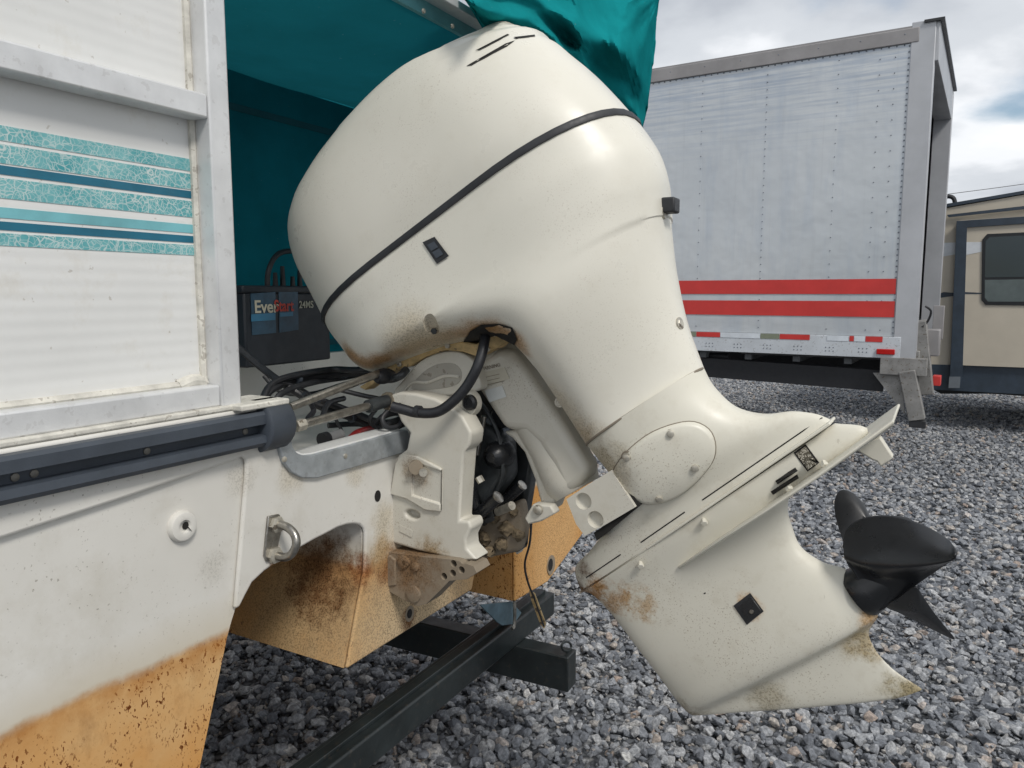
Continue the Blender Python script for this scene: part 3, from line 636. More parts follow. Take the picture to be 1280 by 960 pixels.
# black rubber seam strip
def strip(Ls, name, mat, grow, h0, h1, parent=mot):
    L, R, W, n, q = Ls; ax = (R-L)/np.linalg.norm(R-L); up_ = np.cross(ax, vU); up_ = up_ if up_[2] > 0 else -up_
    L2, R2 = L-ax*grow, R+ax*grow; rg = ring3(L2, R2, W+grow, n, q); rin = ring3(L+ax*.004, R-ax*.004, W-.004, n, q)
    rr = [[p_+up_*h0 for p_ in rin], [p_+up_*h0 for p_ in rg], [p_+up_*((h0+h1)/2) for p_ in ring3(L2-ax*.002, R2+ax*.002, W+grow+.002, n, q)], [p_+up_*h1 for p_ in rg], [p_+up_*h1 for p_ in rin]]
    return M().loft(rr, cap=False).build(name, mat, parent, sharp=60)
strip(ub_[0], 'seam_trim', M_black, .004, -.0075, .0075)
ex_rows = [((733, 556), (880, 460), .122, 2.35, -.15), ((747, 573), (893, 483), .117, 2.4, -.2), ((764, 596), (920, 508), .105, 2.7, -.3), ((773, 626), (955, 517), .09, 2.6, -.4), ((760, 658), (990, 514), .077, 2.4, -.45), ((738, 688), (1018, 517), .064, 2.1, -.45), ((719, 710), (1033, 522), .058, 2, -.4), ((726, 738), (1042, 527), .055, 2, -.3)]
eb_ = body(ex_rows, 5); leg = M().loft(rings(eb_)).build('midsection', M_leg, mot, sharp=60)
lw_rows = [((727, 740), (1044, 529), .055, 2, -.3), ((740, 743), (1085, 541), .048, 2.5, -.25), ((762, 765), (1000, 606), .040, 2.7, 0), ((778, 785), (985, 632), .036, 2.8, 0), ((795, 808), (991, 660), .035, 2.8, 0), ((812, 830), (1002, 684), .039, 2.6, .1), ((827, 850), (1028, 702), .048, 2.3, .15), ((838, 865), (1060, 713), .058, 2.2, .15),
    ((848, 878), (1080, 738), .062, 2.3, .15), ((855, 886), (1094, 760), .056, 2.3, .15), ((860, 891), (1097, 771), .040, 2.2, .1), ((868, 894), (1090, 782), .020, 2, 0), ((890, 893), (1086, 794), .013, 2, 0), ((930, 890), (1096, 815), .011, 2, 0), ((990, 886), (1118, 838), .010, 2, 0), ((1060, 880), (1148, 858), .008, 2, 0), ((1115, 874), (1152, 862), .005, 2, 0)]
wb_ = body(lw_rows, 5); gear = M().loft(rings(wb_)).build('gearcase', M_leg, mot, sharp=60)
# engine axes from the ventilation plate
pA, pB = E(727, 741), E(1042, 527); eS = (pB-pA)/np.linalg.norm(pB-pA); eH = np.cross(eS, vU); eH = eH if eH[2] > 0 else -eH
# splash ridge and anti-ventilation plate
sp0, sp1 = E(728, 742, UC-.055), E(1042, 527, UC-.055)
def plate(name, near, far_shift, th, mat=M_leg): 
    return M().prism(near, eH*th).build(name, mat, mot, bevel=.002)
def mirror_u(p): return p+vU*2*(UC-(p@vU))
rd = []
for s_ in np.linspace(0, 1, 14):
    c_ = pA*(1-s_)+pB*s_; w_ = .066*math.sin(math.pi*min(1, .12+.88*s_/.5)/2) if s_ < .5 else .066*(1-.35*(s_-.5)*2)
    rd.append((c_, w_))
M().prism([c_-vU*w_ for c_, w_ in rd]+[c_+vU*w_ for c_, w_ in rd[::-1]], eH*.006).build('splash_ridge', M_leg, mot, bevel=.002)
nr_ = [E(849, 712, UC-.047), E(900, 678, UC-.09), E(960, 640, UC-.115), E(1020, 600, UC-.12), E(1119, 528, UC-.12), E(1117, 531, UC-.10)]
nl = [mirror_u(p_) for p_ in nr_]
M().prism(nr_+nl[::-1], eH*.006).build('ventilation_plate', M_leg, mot, bevel=.003)
# trim tab under the plate
tt = [(1066, 560), (1100, 546), (1117, 572), (1101, 584), (1096, 577), (1090, 575)]
M().prism([E(x, y, UC-.012) for x, y in tt], vU*.024).build('trim_tab', M_leg, mot, bevel=.003)
# parting lines
def nside(bodyrows, s):  # nearest row
    return bodyrows
def surf_line(rows_, i, name, r=.0016, mat=M_crease, t0=0, t1=1):
    L, R, W, n, q = rows_[i]; rg = ring3(*rows_[i]); ln = np.linalg.norm(R-L)
    pts_ = [rg[k]-vU*.0004 for k in range(NP//2, NP) if t0 <= float((rg[k]-L)@(R-L))/ln**2 <= t1]+[rg[0]]
    return M().tube(pts_, r, 6, 3).build(name, mat, mot)
surf_line(lb_, -1, 'parting_line', .0026, M_crease)
def hit(objrows, x, y):
    """the point of a lofted body seen at a pixel, with its outward direction"""
    best = None; near = None; r = ray(x, y)
    for i in range(len(objrows)-1):
        a_, b_ = ring3(*objrows[i]), ring3(*objrows[i+1])
        pa_, pb_ = proj(np.array(a_)), proj(np.array(b_))
        dd_ = np.hypot(pa_[:, 0]-x, pa_[:, 1]-y)+1e3*(np.array(a_)@vU > UC+.001); jj = int(dd_.argmin())
        if near is None or dd_[jj] < near[0]: near = (dd_[jj], np.array(a_[jj]))
        for j in range(NP):
            k = (j+1) % NP; quad = np.array([pa_[j], pa_[k], pb_[k], pb_[j]])
            if x < quad[:, 0].min() or x > quad[:, 0].max() or y < quad[:, 1].min() or y > quad[:, 1].max(): continue
            P0, P1, P2 = np.array(a_[j]), np.array(a_[k]), np.array(b_[j]); nn = np.cross(P1-P0, P2-P0); l = np.linalg.norm(nn)
            if l < 1e-12: continue
            nn /= l
            if abs(r@nn) < .02: continue
            t_ = ((P0-vC)@nn)/(r@nn); cq = (P0+P1+P2+np.array(b_[k]))/4
            if np.linalg.norm(vC+r*t_-cq) > 1.2*max(np.linalg.norm(P1-P0), np.linalg.norm(P2-P0)): continue
            if best is None or t_ < best[0]: best = (t_, vC+r*t_, nn if nn@r < 0 else -nn)
    if best is None: return near[1], -vU*.8-vf*.6
    return best[1], best[2]
def patch(rows_, poly, name, mat, lift=.0015, parent=mot, k=6):
    """a thin piece following the body, given by its outline"""
    p3 = []; n_ = len(poly); ctr = np.mean(poly, axis=0); out = []
    for i in range(n_):
        for j in range(k):
            q = np.array(poly[i])*(1-j/k)+np.array(poly[(i+1) % n_])*(j/k); out.append(q)
    c3, cn = hit(rows_, *ctr); ring1 = []
    for q in out:
        h_ = hit(rows_, *q); ring1.append(h_[0]+h_[1]*lift)
    m = M(); vs = ring1+[c3+cn*lift]; m.add(vs, [(i, (i+1) % len(ring1), len(ring1)) for i in range(len(ring1))])
    return m.build(name, mat, parent, sharp=60)
def bolt(rows_, x, y, r, name='bolt', mat=M_zinc, hgt=.006, parent=mot, n=6, washer=True, ring=None):
    p_, n_ = hit(rows_, x, y); m = M(); m.lathe(p_-n_*.003, n_, [(0, r), (hgt, r), (hgt+.002, r*.75)], n)
    o = m.build(name, mat, parent, sharp=30)
    if washer: M().lathe(p_-n_*.003, n_, [(0, r*1.5), (.0045, r*1.45)], 18).build('washer', mat, o)
    return o
# emblem
em = [(529, 303), (544, 296), (562, 320), (547, 330)]
e_ = patch(lb_, em, 'emblem_badge', M_black, .003)
for k0, k1 in ((.18, .47), (.53, .82)):
    a_, b_, c_, d_ = [np.array(q, float) for q in em]
    def bl(s_, t_): return (a_*(1-s_)+b_*s_)*(1-t_)+(d_*(1-s_)+c_*s_)*t_
    patch(lb_, [bl(.2, k0), bl(.8, k0), bl(.8, k1), bl(.2, k1)], 'emblem_square', M_grey if False else M_rub, .0048, e_, 2)
bolt(lb_, 831, 264, .011, 'cowl_screw', M_zinc, .004)
bolt(lb_, 850, 404, .009, 'cowl_screw', M_zinc, .004)
bolt(lb_, 697, 508, .008, 'cowl_screw', M_zinc, .006)
p_ = E(838, 257, UC-.01); M().box(p_, .03, .04, .032, X=vA).build('rear_latch', M_black, mot, bevel=.004)
# moulded pocket low on the cowl
hp_, hn_ = hit(lb_, 538, 407); ht_ = hit(lb_, 543, 424)[0]-hit(lb_, 533, 390)[0]; ht_ /= np.linalg.norm(ht_)
kc = M().lathe(hp_-ht_*.036, ht_, [(0, .004), (.006, .010), (.018, .0155), (.036, .018), (.054, .0175), (.066, .014), (.072, .006)], 20)
cut(lowc, kc); M().lathe(hp_+ht_*.022-hn_*.010, hn_, [(0, .0075), (.004, .0075), (.0045, .004)], 6).build('pocket_bolt', M_darkmet, lowc, sharp=30)
# black patch painting the shade of a cut-out under the cowl
patch(lb_, [(578, 428), (588, 413), (602, 405), (625, 404), (641, 409), (647, 424), (640, 437), (625, 425)], 'cutout_shade', M_hole, .002)
# vents on top of cowl
for q in ([(583, 83), (632, 55), (644, 51), (634, 58), (590, 82)], [(594, 64), (634, 43), (637, 44), (600, 63)], [(642, 47), (668, 44), (669, 46), (645, 49)]):
    try: patch(ub_, q, 'air_slot', M_hole, .0015, k=3)
    except Exception as ex: print('slot', ex)
m_ = M(); 
for x, y in ((620, 41), (628, 39), (639, 38)): m_.lathe(E(x, y+1, UC), vZ, [(0, .006), (.007, .004), (.011, .001)], 6)
m_.build('sealant_blob', M_caulk, mot)
# midsection oval cover with four bolts
ov = [(765, 598), (772, 578), (790, 558), (815, 540), (845, 529), (868, 527), (886, 536), (894, 552), (893, 572), (880, 592), (862, 610), (840, 624), (818, 630), (800, 628), (785, 616)]
ovs = [tuple(q) for q in crom([np.array(q, float) for q in ov], 3, True)]
def relief(rows_, outline_, name, mat, lift, edge=.82, parent=mot):
    ctr = np.mean(np.array(outline_), axis=0); cn = hit(rows_, *ctr)[1]; R0, R1, R2 = [], [], []
    cpt = hit(rows_, *ctr)[0]
    for q in outline_:
        q = np.array(q); h_ = hit(rows_, *q); R0.append(h_[0]-cn*.002); 
        q1 = ctr+(q-ctr)*.975; h1 = hit(rows_, *q1); R1.append(h1[0]+cn*lift*.75)
        q2 = ctr+(q-ctr)*edge; h2 = hit(rows_, *q2); R2.append(h2[0]+cn*lift)
    ext = []
    for e_ in (.65, .45, .25): ext.append([hit(rows_, *(ctr+(np.array(q)-ctr)*e_))[0]+cn*lift for q in outline_])
    m = M(); m.loft([R0, R1, R2]+ext, cap=False); k = len(R2); m.add(ext[-1]+[cpt+cn*lift*1.02], [(i, (i+1) % k, k) for i in range(k)])
    return m.build(name, mat, parent, sharp=50)
oc = relief(eb_, ovs, 'oval_cover', M_leg, .010, .9)
M().tube([hit(eb_, *q)[0] for q in ovs+ovs[:1]], .0013, 6, 1).build('cover_joint', M_crease, oc)
def facebolt(p_, n_, r, parent, pocket=True, mat=M_zinc, name='bolt'):
    if pocket: M().lathe(p_-n_*.002, n_, [(0, r*1.75), (.003, r*1.75)], 20).build('bolt_recess_shade', M_crease, parent)  # flat dark ring paints the shade of a recess round the bolt
    o = M().lathe(p_, n_, [(0, r*1.3), (.003, r*1.3), (.003, r), (.009, r), (.010, r*.7)], 12).build(name, mat, parent, sharp=30); return o
for x, y in ((838, 541), (785, 570), (868, 583), (823, 620)):
    p_, n_ = hit(eb_, x, y); facebolt(p_+n_*.006, n_, .0075, oc)
# details along the leg: dashes, grille, slots, bolts
def dash(x0, y0, x1, y1, rows_, w_=1.3):
    P_ = []; 
    for s_ in np.linspace(0, 1, 7):
        h_ = hit(rows_, x0+(x1-x0)*s_, y0+(y1-y0)*s_); P_.append(h_[0])
    return M().tube(P_, .0011*w_, 5, 1).build('parting_line', M_hole, mot)
for d_ in ((733, 722, 776, 693), (801, 678, 856, 640), (878, 625, 1028, 522)):
    try: dash(*d_, eb_)
    except Exception as ex: print('dash', ex)
try: dash(880, 742, 882, 741, wb_)
except Exception: pass
gx = [(994, 566), (1007, 557), (1022, 578), (1009, 587)]
gmt, t, b = base_mat('intake_grille', .7); v_ = N(t, 'ShaderNodeTexVoronoi'); v_.inputs['Scale'].default_value = 320; t.links.new(pos(t), v_.inputs['Vector'])
t.links.new(ramp(t, v_.outputs['Distance'], [(.25, (.5, .47, .4)), (.5, (.08, .07, .05))]), b.inputs['Base Color'])
try:
    fr_ = patch(wb_, [(992, 566), (1007, 555), (1024, 578), (1009, 589)], 'intake_frame', M_hole, .001); patch(wb_, [(995, 567), (1007, 558), (1021, 578), (1009, 586)], 'intake_mesh', gmt, .002, fr_)
except Exception as ex: print('grille', ex)
for q in ([(969, 601), (994, 584), (997, 588), (972, 605)], [(963, 614), (996, 592), (998, 597), (966, 618)]):
    try: patch(wb_, q, 'water_slot', M_hole, .0015, k=3)
    except Exception as ex: print('slot2', ex)
for x, y, r in ((879, 649, .006), (800, 703, .006), (987, 609, .0065), (1031, 579, .006)):
    try:
        p_, n_ = hit(wb_, x, y); M().lathe(p_-n_*.004, -vU*.8-eH*.5, [(0, r*.8), (.009, r*.8), (.009, r*1.25), (.016, r*1.25), (.017, r)], 6).build('plate_bolt', M_leg, mot, sharp=30)
    except Exception as ex: print('bolt', ex)
try:
    an = patch(wb_, [(917, 757), (938, 741), (955, 764), (934, 781)], 'trim_anode', M_black, .002)
    M().prism([hit(wb_, x, y)[0]+hit(wb_, x, y)[1]*.003 for x, y in ((925, 757), (940, 745), (953, 763), (937, 775))], -vU*.004).build('anode_block', M_blackp, an, bevel=.001)
    p_, n_ = hit(wb_, 941, 764); M().lathe(p_+n_*.006, n_, [(0, .005), (.003, .004)], 10).build('screw', M_steel, an)
except Exception as ex: print('anode', ex)
# propeller: hub and three blades round the torpedo axis
h0, h1 = fit_row((838, 865), (1078, 737), .06, 2.2)
tc_ = (E(1059, 711)+E(1097, 768))/2; 
axp = np.array(eS); axp = axp*math.cos(.02)+eH*math.sin(.02)
hubr = .5*np.linalg.norm(E(1059, 711)-E(1097, 768))
hub = M().lathe(tc_-axp*.012, axp, [(0, hubr*.9), (.01, hubr*.98), (.03, hubr*.92), (.08, hubr*.72), (.115, hubr*.6), (.12, hubr*.45)], 32).build('propeller_hub', M_prop, mot)
def leaf(pts_, ctr, name, th=.004, mat=M_prop, k=6, bulge=.012):
    o_ = crom([np.array([x, y]) for x, y, u in pts_], k, True); a_ = np.array([[x, y, 1.] for x, y, u in pts_]); co = np.linalg.lstsq(a_, np.array([u for _, _, u in pts_]), rcond=None)[0]
    c_ = np.mean(np.array(o_), axis=0); rg = []
    for f_ in (1, .98, .92, .8, .65, .48, .3, .12):
        rg.append([E(x, y, co[0]*x+co[1]*y+co[2]-bulge*(1-f_**2)) for x, y in [q*f_+c_*(1-f_) for q in o_]])
    m = M().loft(rg, cap=False); n_ = len(o_); m.add(rg[-1]+[E(c_[0], c_[1], co[0]*c_[0]+co[1]*c_[1]+co[2]-bulge)], [(i_, (i_+1) % n_, n_) for i_ in range(n_)])
    o = m.build(name, mat, mot, sharp=75); sd = o.modifiers.new('thickness', 'SOLIDIFY'); sd.thickness = th; sd.offset = 0; sd.use_rim = True
    bv = o.modifiers.new('edge', 'BEVEL'); bv.width = .0012; bv.segments = 2; bv.angle_limit = math.radians(50)
    return o
cols_ = [((1054, 684), (1056, 697), (1061, 705)), ((1058, 664), (1074, 702), (1078, 735)), ((1075, 650), (1098, 704), (1095, 762)), ((1102, 645), (1124, 705), (1115, 753)), ((1132, 649), (1149, 704), (1135, 738)), ((1162, 661), (1171, 702), (1155, 723)), ((1186, 676), (1188, 699), (1172, 711)), ((1196, 688), (1194, 696), (1184, 703))]
cc_ = []
for i_, (a_, b_, c_) in enumerate(cols_):
    e_ = math.sin(math.pi*i_/7)**.6; a_, b_, c_ = [np.array(q, float) for q in (a_, b_, c_)]; ub0 = 1.555-.011*i_
    cc_.append([(*a_, ub0+.065*e_+.01), (*(a_*.7+b_*.3), ub0+.042*e_+.004), (*(a_*.3+b_*.7), ub0+.008*e_), (*b_, ub0-.012*e_), (*(b_*.86+c_*.14), ub0-.004*e_), (*(b_*.6+c_*.4), ub0+.03*e_+.01*(i_/7)), (*c_, ub0+.036*e_+.03*(i_/7))])
g_rows = [crom([np.array(q) for q in col_], 5) for col_ in cc_]
g_cols = [crom([g_rows[i_][k_] for i_ in range(8)], 6) for k_ in range(len(g_rows[0]))]
o = M().loft([[E(*q) for q in r_] for r_ in g_cols], cap=False, closed=False).build('propeller_blade', M_prop, mot, sharp=180)
sd = o.modifiers.new('thickness', 'SOLIDIFY'); sd.thickness = .0045; sd.offset = 0
leaf([(1070, 705, 1.63), (1056, 680, 1.655), (1047, 655, 1.675), (1043, 632, 1.69), (1047, 617, 1.70), (1055, 613, 1.705), (1067, 618, 1.705), (1079, 631, 1.70), (1090, 648, 1.70), (1108, 649, 1.71), (1125, 646, 1.72), (1142, 655, 1.72), (1130, 690, 1.66)], (1085, 668, 1.64), 'propeller_blade')
leaf([(1108, 757, 1.56), (1124, 746, 1.55), (1143, 733, 1.54), (1152, 744, 1.56), (1166, 764, 1.60), (1180, 782, 1.64), (1193, 798, 1.67), (1178, 792, 1.67), (1152, 779, 1.65), (1126, 766, 1.61)], (1140, 757, 1.60), 'propeller_blade')

# ---------------------------------------------------------------- swivel tube and mounts
def ep(pts_, u, th, name, mat, bevel=.004, seg=2, parent=mot, smooth=0):
    q = [np.array(p_, float) for p_ in pts_]
    if smooth: q = crom(q, smooth, True)
    return M().prism([E(x, y, u) for x, y in q], vU*th).build(name, mat, parent, bevel=bevel, seg=seg)
# dark inner works between the brackets
ep([(560, 500), (600, 470), (640, 520), (668, 560), (655, 640), (650, 690), (596, 700), (576, 640)], 1.66, .05, 'trim_unit_body', M_darkmet, .01)
ep([(588, 520), (628, 545), (632, 600), (600, 640), (584, 600)], 1.56, .08, 'tilt_motor', M_darkmet, .02, 4)
M().cyl(E(605, 520, 1.55), E(596, 568, 1.55), .007, 12).build('trim_rod', M_steel, mot)
for (x0, y0, x1, y1, r, u_) in ((588, 652, 622, 622, .015, 1.53), (603, 652, 652, 607, .013, 1.60), (580, 560, 592, 640, .02, 1.56), (600, 560, 640, 575, .024, 1.64)):
    c_ = M().cyl(E(x0, y0, u_), E(x1, y1, u_), r, 18).build('tilt_cylinder', M_blackp, mot, sharp=30)
    if r < .016: d_ = E(x1, y1, u_)-E(x0, y0, u_); d_ /= np.linalg.norm(d_); M().lathe(E(x1, y1, u_), d_, [(0, r*1.05), (.004, r*1.05), (.006, r*.5)], 16).build('cylinder_cap', M_steel, c_)
ep([(590, 660), (612, 640), (650, 625), (656, 660), (648, 690), (600, 700)], 1.62, .04, 'muddy_linkage', M_cast, .012, 3)
lk_ = M()
for x, y, r in ((617, 645, .02), (634, 660, .024), (606, 672, .022), (628, 680, .02), (590, 678, .018), (642, 640, .014), (648, 668, .018), (612, 690, .016)):
    c_ = E(x, y, 1.605+RNG.uniform(0, .02)); pr_ = [(-r*.9, r*.35), (-r*.5, r*.85), (0, r), (r*.5, r*.8), (r*.9, r*.3)]
    k0 = len(lk_.v); lk_.lathe(c_, -vU+vA*RNG.uniform(-.5, .5)+vZ*RNG.uniform(-.5, .5), pr_, 9)
    for q in range(k0, len(lk_.v)): lk_.v[q] = tuple(np.array(lk_.v[q])+RNG.normal(0, r*.14, 3))
lk_.build('caked_mud', M_mud, mot, sharp=25)['kind'] = 'stuff'
M().cyl(E(607, 632, 1.58), E(612, 650, 1.56), .013, 16).build('linkage_pivot', M_darkmet, mot); M().cyl(E(622, 640, 1.59), E(640, 632, 1.57), .011, 16).build('linkage_pivot', M_zinc, mot)
tp_ = M().lathe(E(588, 503, 1.50), -vU, [(0, .032), (.02, .030), (.024, .022)], 28).build('tilt_boss', M_bracket, mot)
M().lathe(E(588, 503, 1.476), -vU, [(0, .019), (.008, .018), (.012, .013)], 24).build('tilt_pin', M_blackp, tp_)
# far swivel leg edge
ep([(628, 540), (650, 536), (668, 545), (680, 562), (694, 590), (697, 620), (690, 640), (676, 632), (668, 600), (655, 566), (640, 548)], 1.56, .06, 'swivel_bracket_rib', M_bracket, .008, 3)
ep([(655, 648), (666, 630), (688, 632), (694, 642), (676, 652), (660, 656)], 1.53, .03, 'lower_lug', M_bracket, .004)
M().lathe(E(673, 637, 1.528), -vU, [(0, .012), (.006, .011), (.009, .006)], 14).build('lug_bolt', M_zinc, mot)
# big swivel tube
ax0, ax1 = (E(618, 428, 1.60), E(722, 612, 1.60)); dd = ax1-ax0; L_ = np.linalg.norm(dd); 
M().lathe(ax0, dd, [(-.01, .05), (0, .060), (L_*.3, .062), (L_*.72, .060), (L_*.86, .066), (L_*.94, .068), (L_, .058)], 36).build('swivel_tube', M_bracket, mot, sharp=50)
# faceted casing over it that carries the rating label
cs = [(590, 452), (612, 436), (640, 436), (668, 478), (694, 530), (712, 560), (700, 575), (684, 560), (665, 542), (652, 541), (640, 530), (612, 492)]
ep([(590, 479), (597, 450), (624, 433), (640, 440), (668, 480), (700, 528), (737, 590), (726, 606), (708, 621), (698, 606), (688, 582), (672, 556), (656, 541), (629, 538)], 1.535, .08, 'swivel_casing', M_bracket, .022, 5)
lb = M().prism([E(x, y, 1.534) for x, y in ((594, 468), (631, 459), (637, 473), (602, 486))], -vU*.0008).build('rating_label', simple('faded_label', (.5, .47, .38), .5, var=.2), mot)
d_r = E(631, 459, 1.53)-E(594, 468, 1.53); d_r /= np.linalg.norm(d_r); d_u = E(594, 468, 1.53)-E(602, 486, 1.53); d_u -= d_r*(d_u@d_r); d_u /= np.linalg.norm(d_u)
for i_, (a_, b_) in enumerate(((0, 1), (.35, .9), (.62, 1))):
    o0 = E(597+8*.0+3*i_, 474+4.2*i_, 1.5325); M().bar(o0, o0+d_r*(.062*b_), .0012, .0006, up=vU).build('print_line', M_crease, lb)
M().prism([E(x, y, 1.534) for x, y in ((606, 488), (628, 482), (633, 496), (612, 503))], -vU*.0008).build('blank_label', simple('pale_label', (.6, .62, .6), .5), mot)
text('WARNING', 'lettering', E(600, 464, 1.5325), d_r, d_u, .012, M_crease, mot)
# curved shell of the swivel head, left of the tube
sh = [(492, 494), (506, 472), (524, 452), (548, 441), (572, 440), (590, 450), (596, 466), (600, 486), (580, 492), (545, 496)]
ep(sh, 1.50, .10, 'swivel_head', M_bracket, .014, 4, smooth=3)
ep([(514, 486), (528, 466), (548, 455), (568, 455), (577, 466), (572, 480), (548, 486)], 1.4985, .002, 'swivel_head_recess', simple('recess_casting', (.38, .36, .31), .6, dirt=.5), .0005, 1, smooth=3)
M().tube([E(504, 490, 1.498), E(516, 478, 1.498), E(535, 478, 1.498), E(556, 470, 1.498), E(574, 471, 1.498)], .004, 8).build('casting_rib', M_bracket, mot)
# stained steering arm under the cowl
arm = [(448, 484), (470, 470), (488, 456), (510, 446), (530, 434), (556, 426), (580, 427), (594, 430), (618, 420), (638, 404), (640, 414), (622, 434), (596, 446), (578, 440), (556, 438), (532, 446), (512, 458), (500, 460), (478, 472), (456, 488)]
ep(arm, 1.50, .04, 'steering_arm', M_tan, .004)
ep([(600, 432), (612, 412), (630, 403), (641, 410), (636, 424), (620, 436)], 1.49, .03, 'steering_knuckle', M_tan, .006, 3)
# near clamp bracket
br = [(486, 494), (500, 490), (520, 492), (543, 498), (562, 508), (578, 521), (589, 541), (587, 556), (580, 564), (577, 600), (574, 651), (586, 651), (589, 660), (582, 674), (583, 686), (596, 700), (578, 701), (555, 696), (520, 688), (484, 677), (485, 640), (488, 600), (497, 570), (508, 562), (512, 541), (501, 528)]
cb_ = ep(br, 1.44, .06, 'clamp_bracket', M_bracket, .016, 5)
bfl_ = ep([(487, 618), (494, 578), (502, 568), (520, 570), (551, 586), (550, 640), (531, 638), (508, 624)], 1.432, .009, 'bolt_flange', M_bracket, .003, 2, cb_)
cut(bfl_, M().prism([E(x, y, 1.42) for x, y in ((511, 577), (548, 591), (547, 632), (511, 621))], vU*.0175))
for x, y, r in ((521, 582, .017), (530, 588, .010)): M().cyl(E(x, y, 1.44), E(x, y, 1.44)-vU*.02+vA*.012, r, 16).build('bracket_bolt', M_zinc if r < .012 else M_cast, cb_, sharp=30)
def ehole(x, y, w_, h_, u, parent, mat=M_hole, th=.0015, name='hole'):
    c_ = E(x, y, u); M().prism([c_+vA*w_*math.cos(a)+vZ*h_*math.sin(a) for a in np.linspace(0, 2*math.pi, 16, endpoint=False)], vU*th).build(name, mat, parent)
cut(cb_, M().prism([E(509, 646, 1.42)+vA*.021*math.cos(a)+vZ*.011*math.sin(a) for a in np.linspace(0, 2*math.pi, 20, endpoint=False)], vU*.045)); ehole(509, 646, .026, .015, 1.475, cb_); ehole(508, 604, .004, .008, 1.4365, cb_); ehole(506, 614, .004, .006, 1.4365, cb_)  # black disc in the oval cut paints its depth as shade
M().prism([E(x, y, 1.439) for x, y in ((500, 656), (516, 663), (515, 672), (499, 664))], -vU*.001).build('cast_marking', M_bracket, cb_, bevel=.0004)
# dirty lower anchor casting with holes
lc = [(478, 706), (484, 690), (500, 692), (530, 696), (570, 700), (592, 708), (596, 716), (584, 724), (562, 726), (548, 740), (533, 755), (522, 758), (505, 750), (484, 738), (476, 722)]
lw = ep(lc, 1.42, .06, 'anchor_casting', M_cast, .005, 3)
for x, y in ((549, 724), (560, 720), (571, 716), (561, 708), (573, 704)): cut(lw, M().cyl(E(x, y, 1.40), E(x, y, 1.40)+vU*.05, .0085, 14))
for x, y, r in ((518, 742, .020), (508, 702, .012), (520, 708, .011), (505, 702, .016)): M().lathe(E(x, y, 1.42), -vU, [(0, r), (.006, r), (.008, r*.6)], 16).build('casting_boss', M_cast, lw)
ep([(478, 700), (486, 694), (494, 700), (494, 732), (484, 734), (478, 722)], 1.415, .02, 'toothed_edge', M_cast, .003, 2, lw)
# lower mount block with two pockets, beside the oval cover
mb = [(708, 624), (736, 605), (764, 588), (794, 634), (760, 654), (731, 670), (720, 655)]
mt_ = M().prism([E(x, y, 1.485) for x, y in mb], vU*.10).build('lower_mount', M_bracket, mot, bevel=.004)
for x, y in ((727, 628), (742, 651)): cut(mt_, M().lathe(E(x, y, 1.475), vU, [(0, .020), (.01, .019), (.022, .016), (.026, .010)], 24))
M().prism([E(x, y, 1.495) for x, y in ((764, 590), (772, 588), (800, 632), (746, 676), (742, 666), (792, 632))], vU*.08).build('mount_gap_shade', M_hole, mot)  # black strip standing in for the shadow between mount and leg
# hoses and cables
def px3(l): return [E(x, y, u) for x, y, u in l]
M().tube(px3([(606, 405, 1.50), (606, 425, 1.45), (598, 455, 1.42), (584, 482, 1.41), (566, 502, 1.40), (546, 515, 1.39), (522, 516, 1.38), (505, 512, 1.37), (490, 508, 1.36)]), .0118, 16, 10).build('control_hose', M_hose, mot)
M().lathe(E(520, 514, 1.38), E(525, 515, 1.38)-E(515, 514, 1.38), [(0, .0138), (.012, .0138)], 16).build('hose_tie', M_black, mot)
st = M().tube([T(362, 509, -.02), T(420, 487, -.02), T(482, 464, -.02)], .0095, 14, 3).build('steering_ram', M_steel, mot)
st2 = M().tube([T(369, 533, .0), T(420, 519, .0), T(470, 505, .0)], .0095, 14, 3).build('tilt_tube', M_steel, mot)
M().cyl(T(460, 508, 0), T(484, 501, 0), .0155, 18).build('tube_nut', M_darkmet, st2); M().lathe(T(480, 470, -.02), vU, [(-.03, .012), (-.02, .018), (.0, .02), (.02, .017), (.035, .010)], 12).build('rod_knuckle', M_black, st); M().cyl(T(369, 533, 0), T(380, 530, 0), .013, 6).build('end_nut', M_zinc, st2)
M().lathe(T(483, 502, .0), vU, [(0, .021), (.006, .023), (.014, .021)], 14).build('lock_washer', M_tarn, st2)
cb = thing('cable_bundle', B(-.25, 1.4, 1.2), 'tangle of black control cables and hoses lying in the motor well', 'cables', rz=-AZ)
for i, (pts_, r) in enumerate((
    ([(295, 432, -.5), (330, 462, -.4), (362, 485, -.3), (400, 508, -.25), (440, 522, -.2), (480, 532, -.15)], .010),
    ([(330, 500, -.3), (340, 486, -.3), (372, 474, -.32), (420, 468, -.3), (470, 462, -.2), (530, 440, -.1)], .011),
    ([(326, 506, -.28), (338, 482, -.3), (365, 470, -.3), (415, 462, -.3), (455, 462, -.2), (520, 450, -.1)], .009),
    ([(340, 512, -.28), (352, 492, -.28), (392, 478, -.3), (440, 470, -.3), (500, 452, -.15)], .008),
    ([(380, 492, -.2), (392, 512, -.2), (385, 524, -.18), (400, 526, -.15), (410, 505, -.18), (430, 498, -.2)], .007),
    ([(400, 500, -.22), (440, 515, -.2), (475, 528, -.12), (500, 524, -.1), (520, 508, -.05)], .009),
    ([(410, 532, -.3), (450, 530, -.25), (480, 538, -.15), (505, 530, -.1)], .008),
    ([(470, 530, -.08), (480, 520, -.06), (496, 516, -.05), (510, 520, -.05)], .008))):
    M().tube([T(x, y, a_) for x, y, a_ in pts_], r, 10, 6).build('cable', M_black if i % 2 else M_hose, cb)
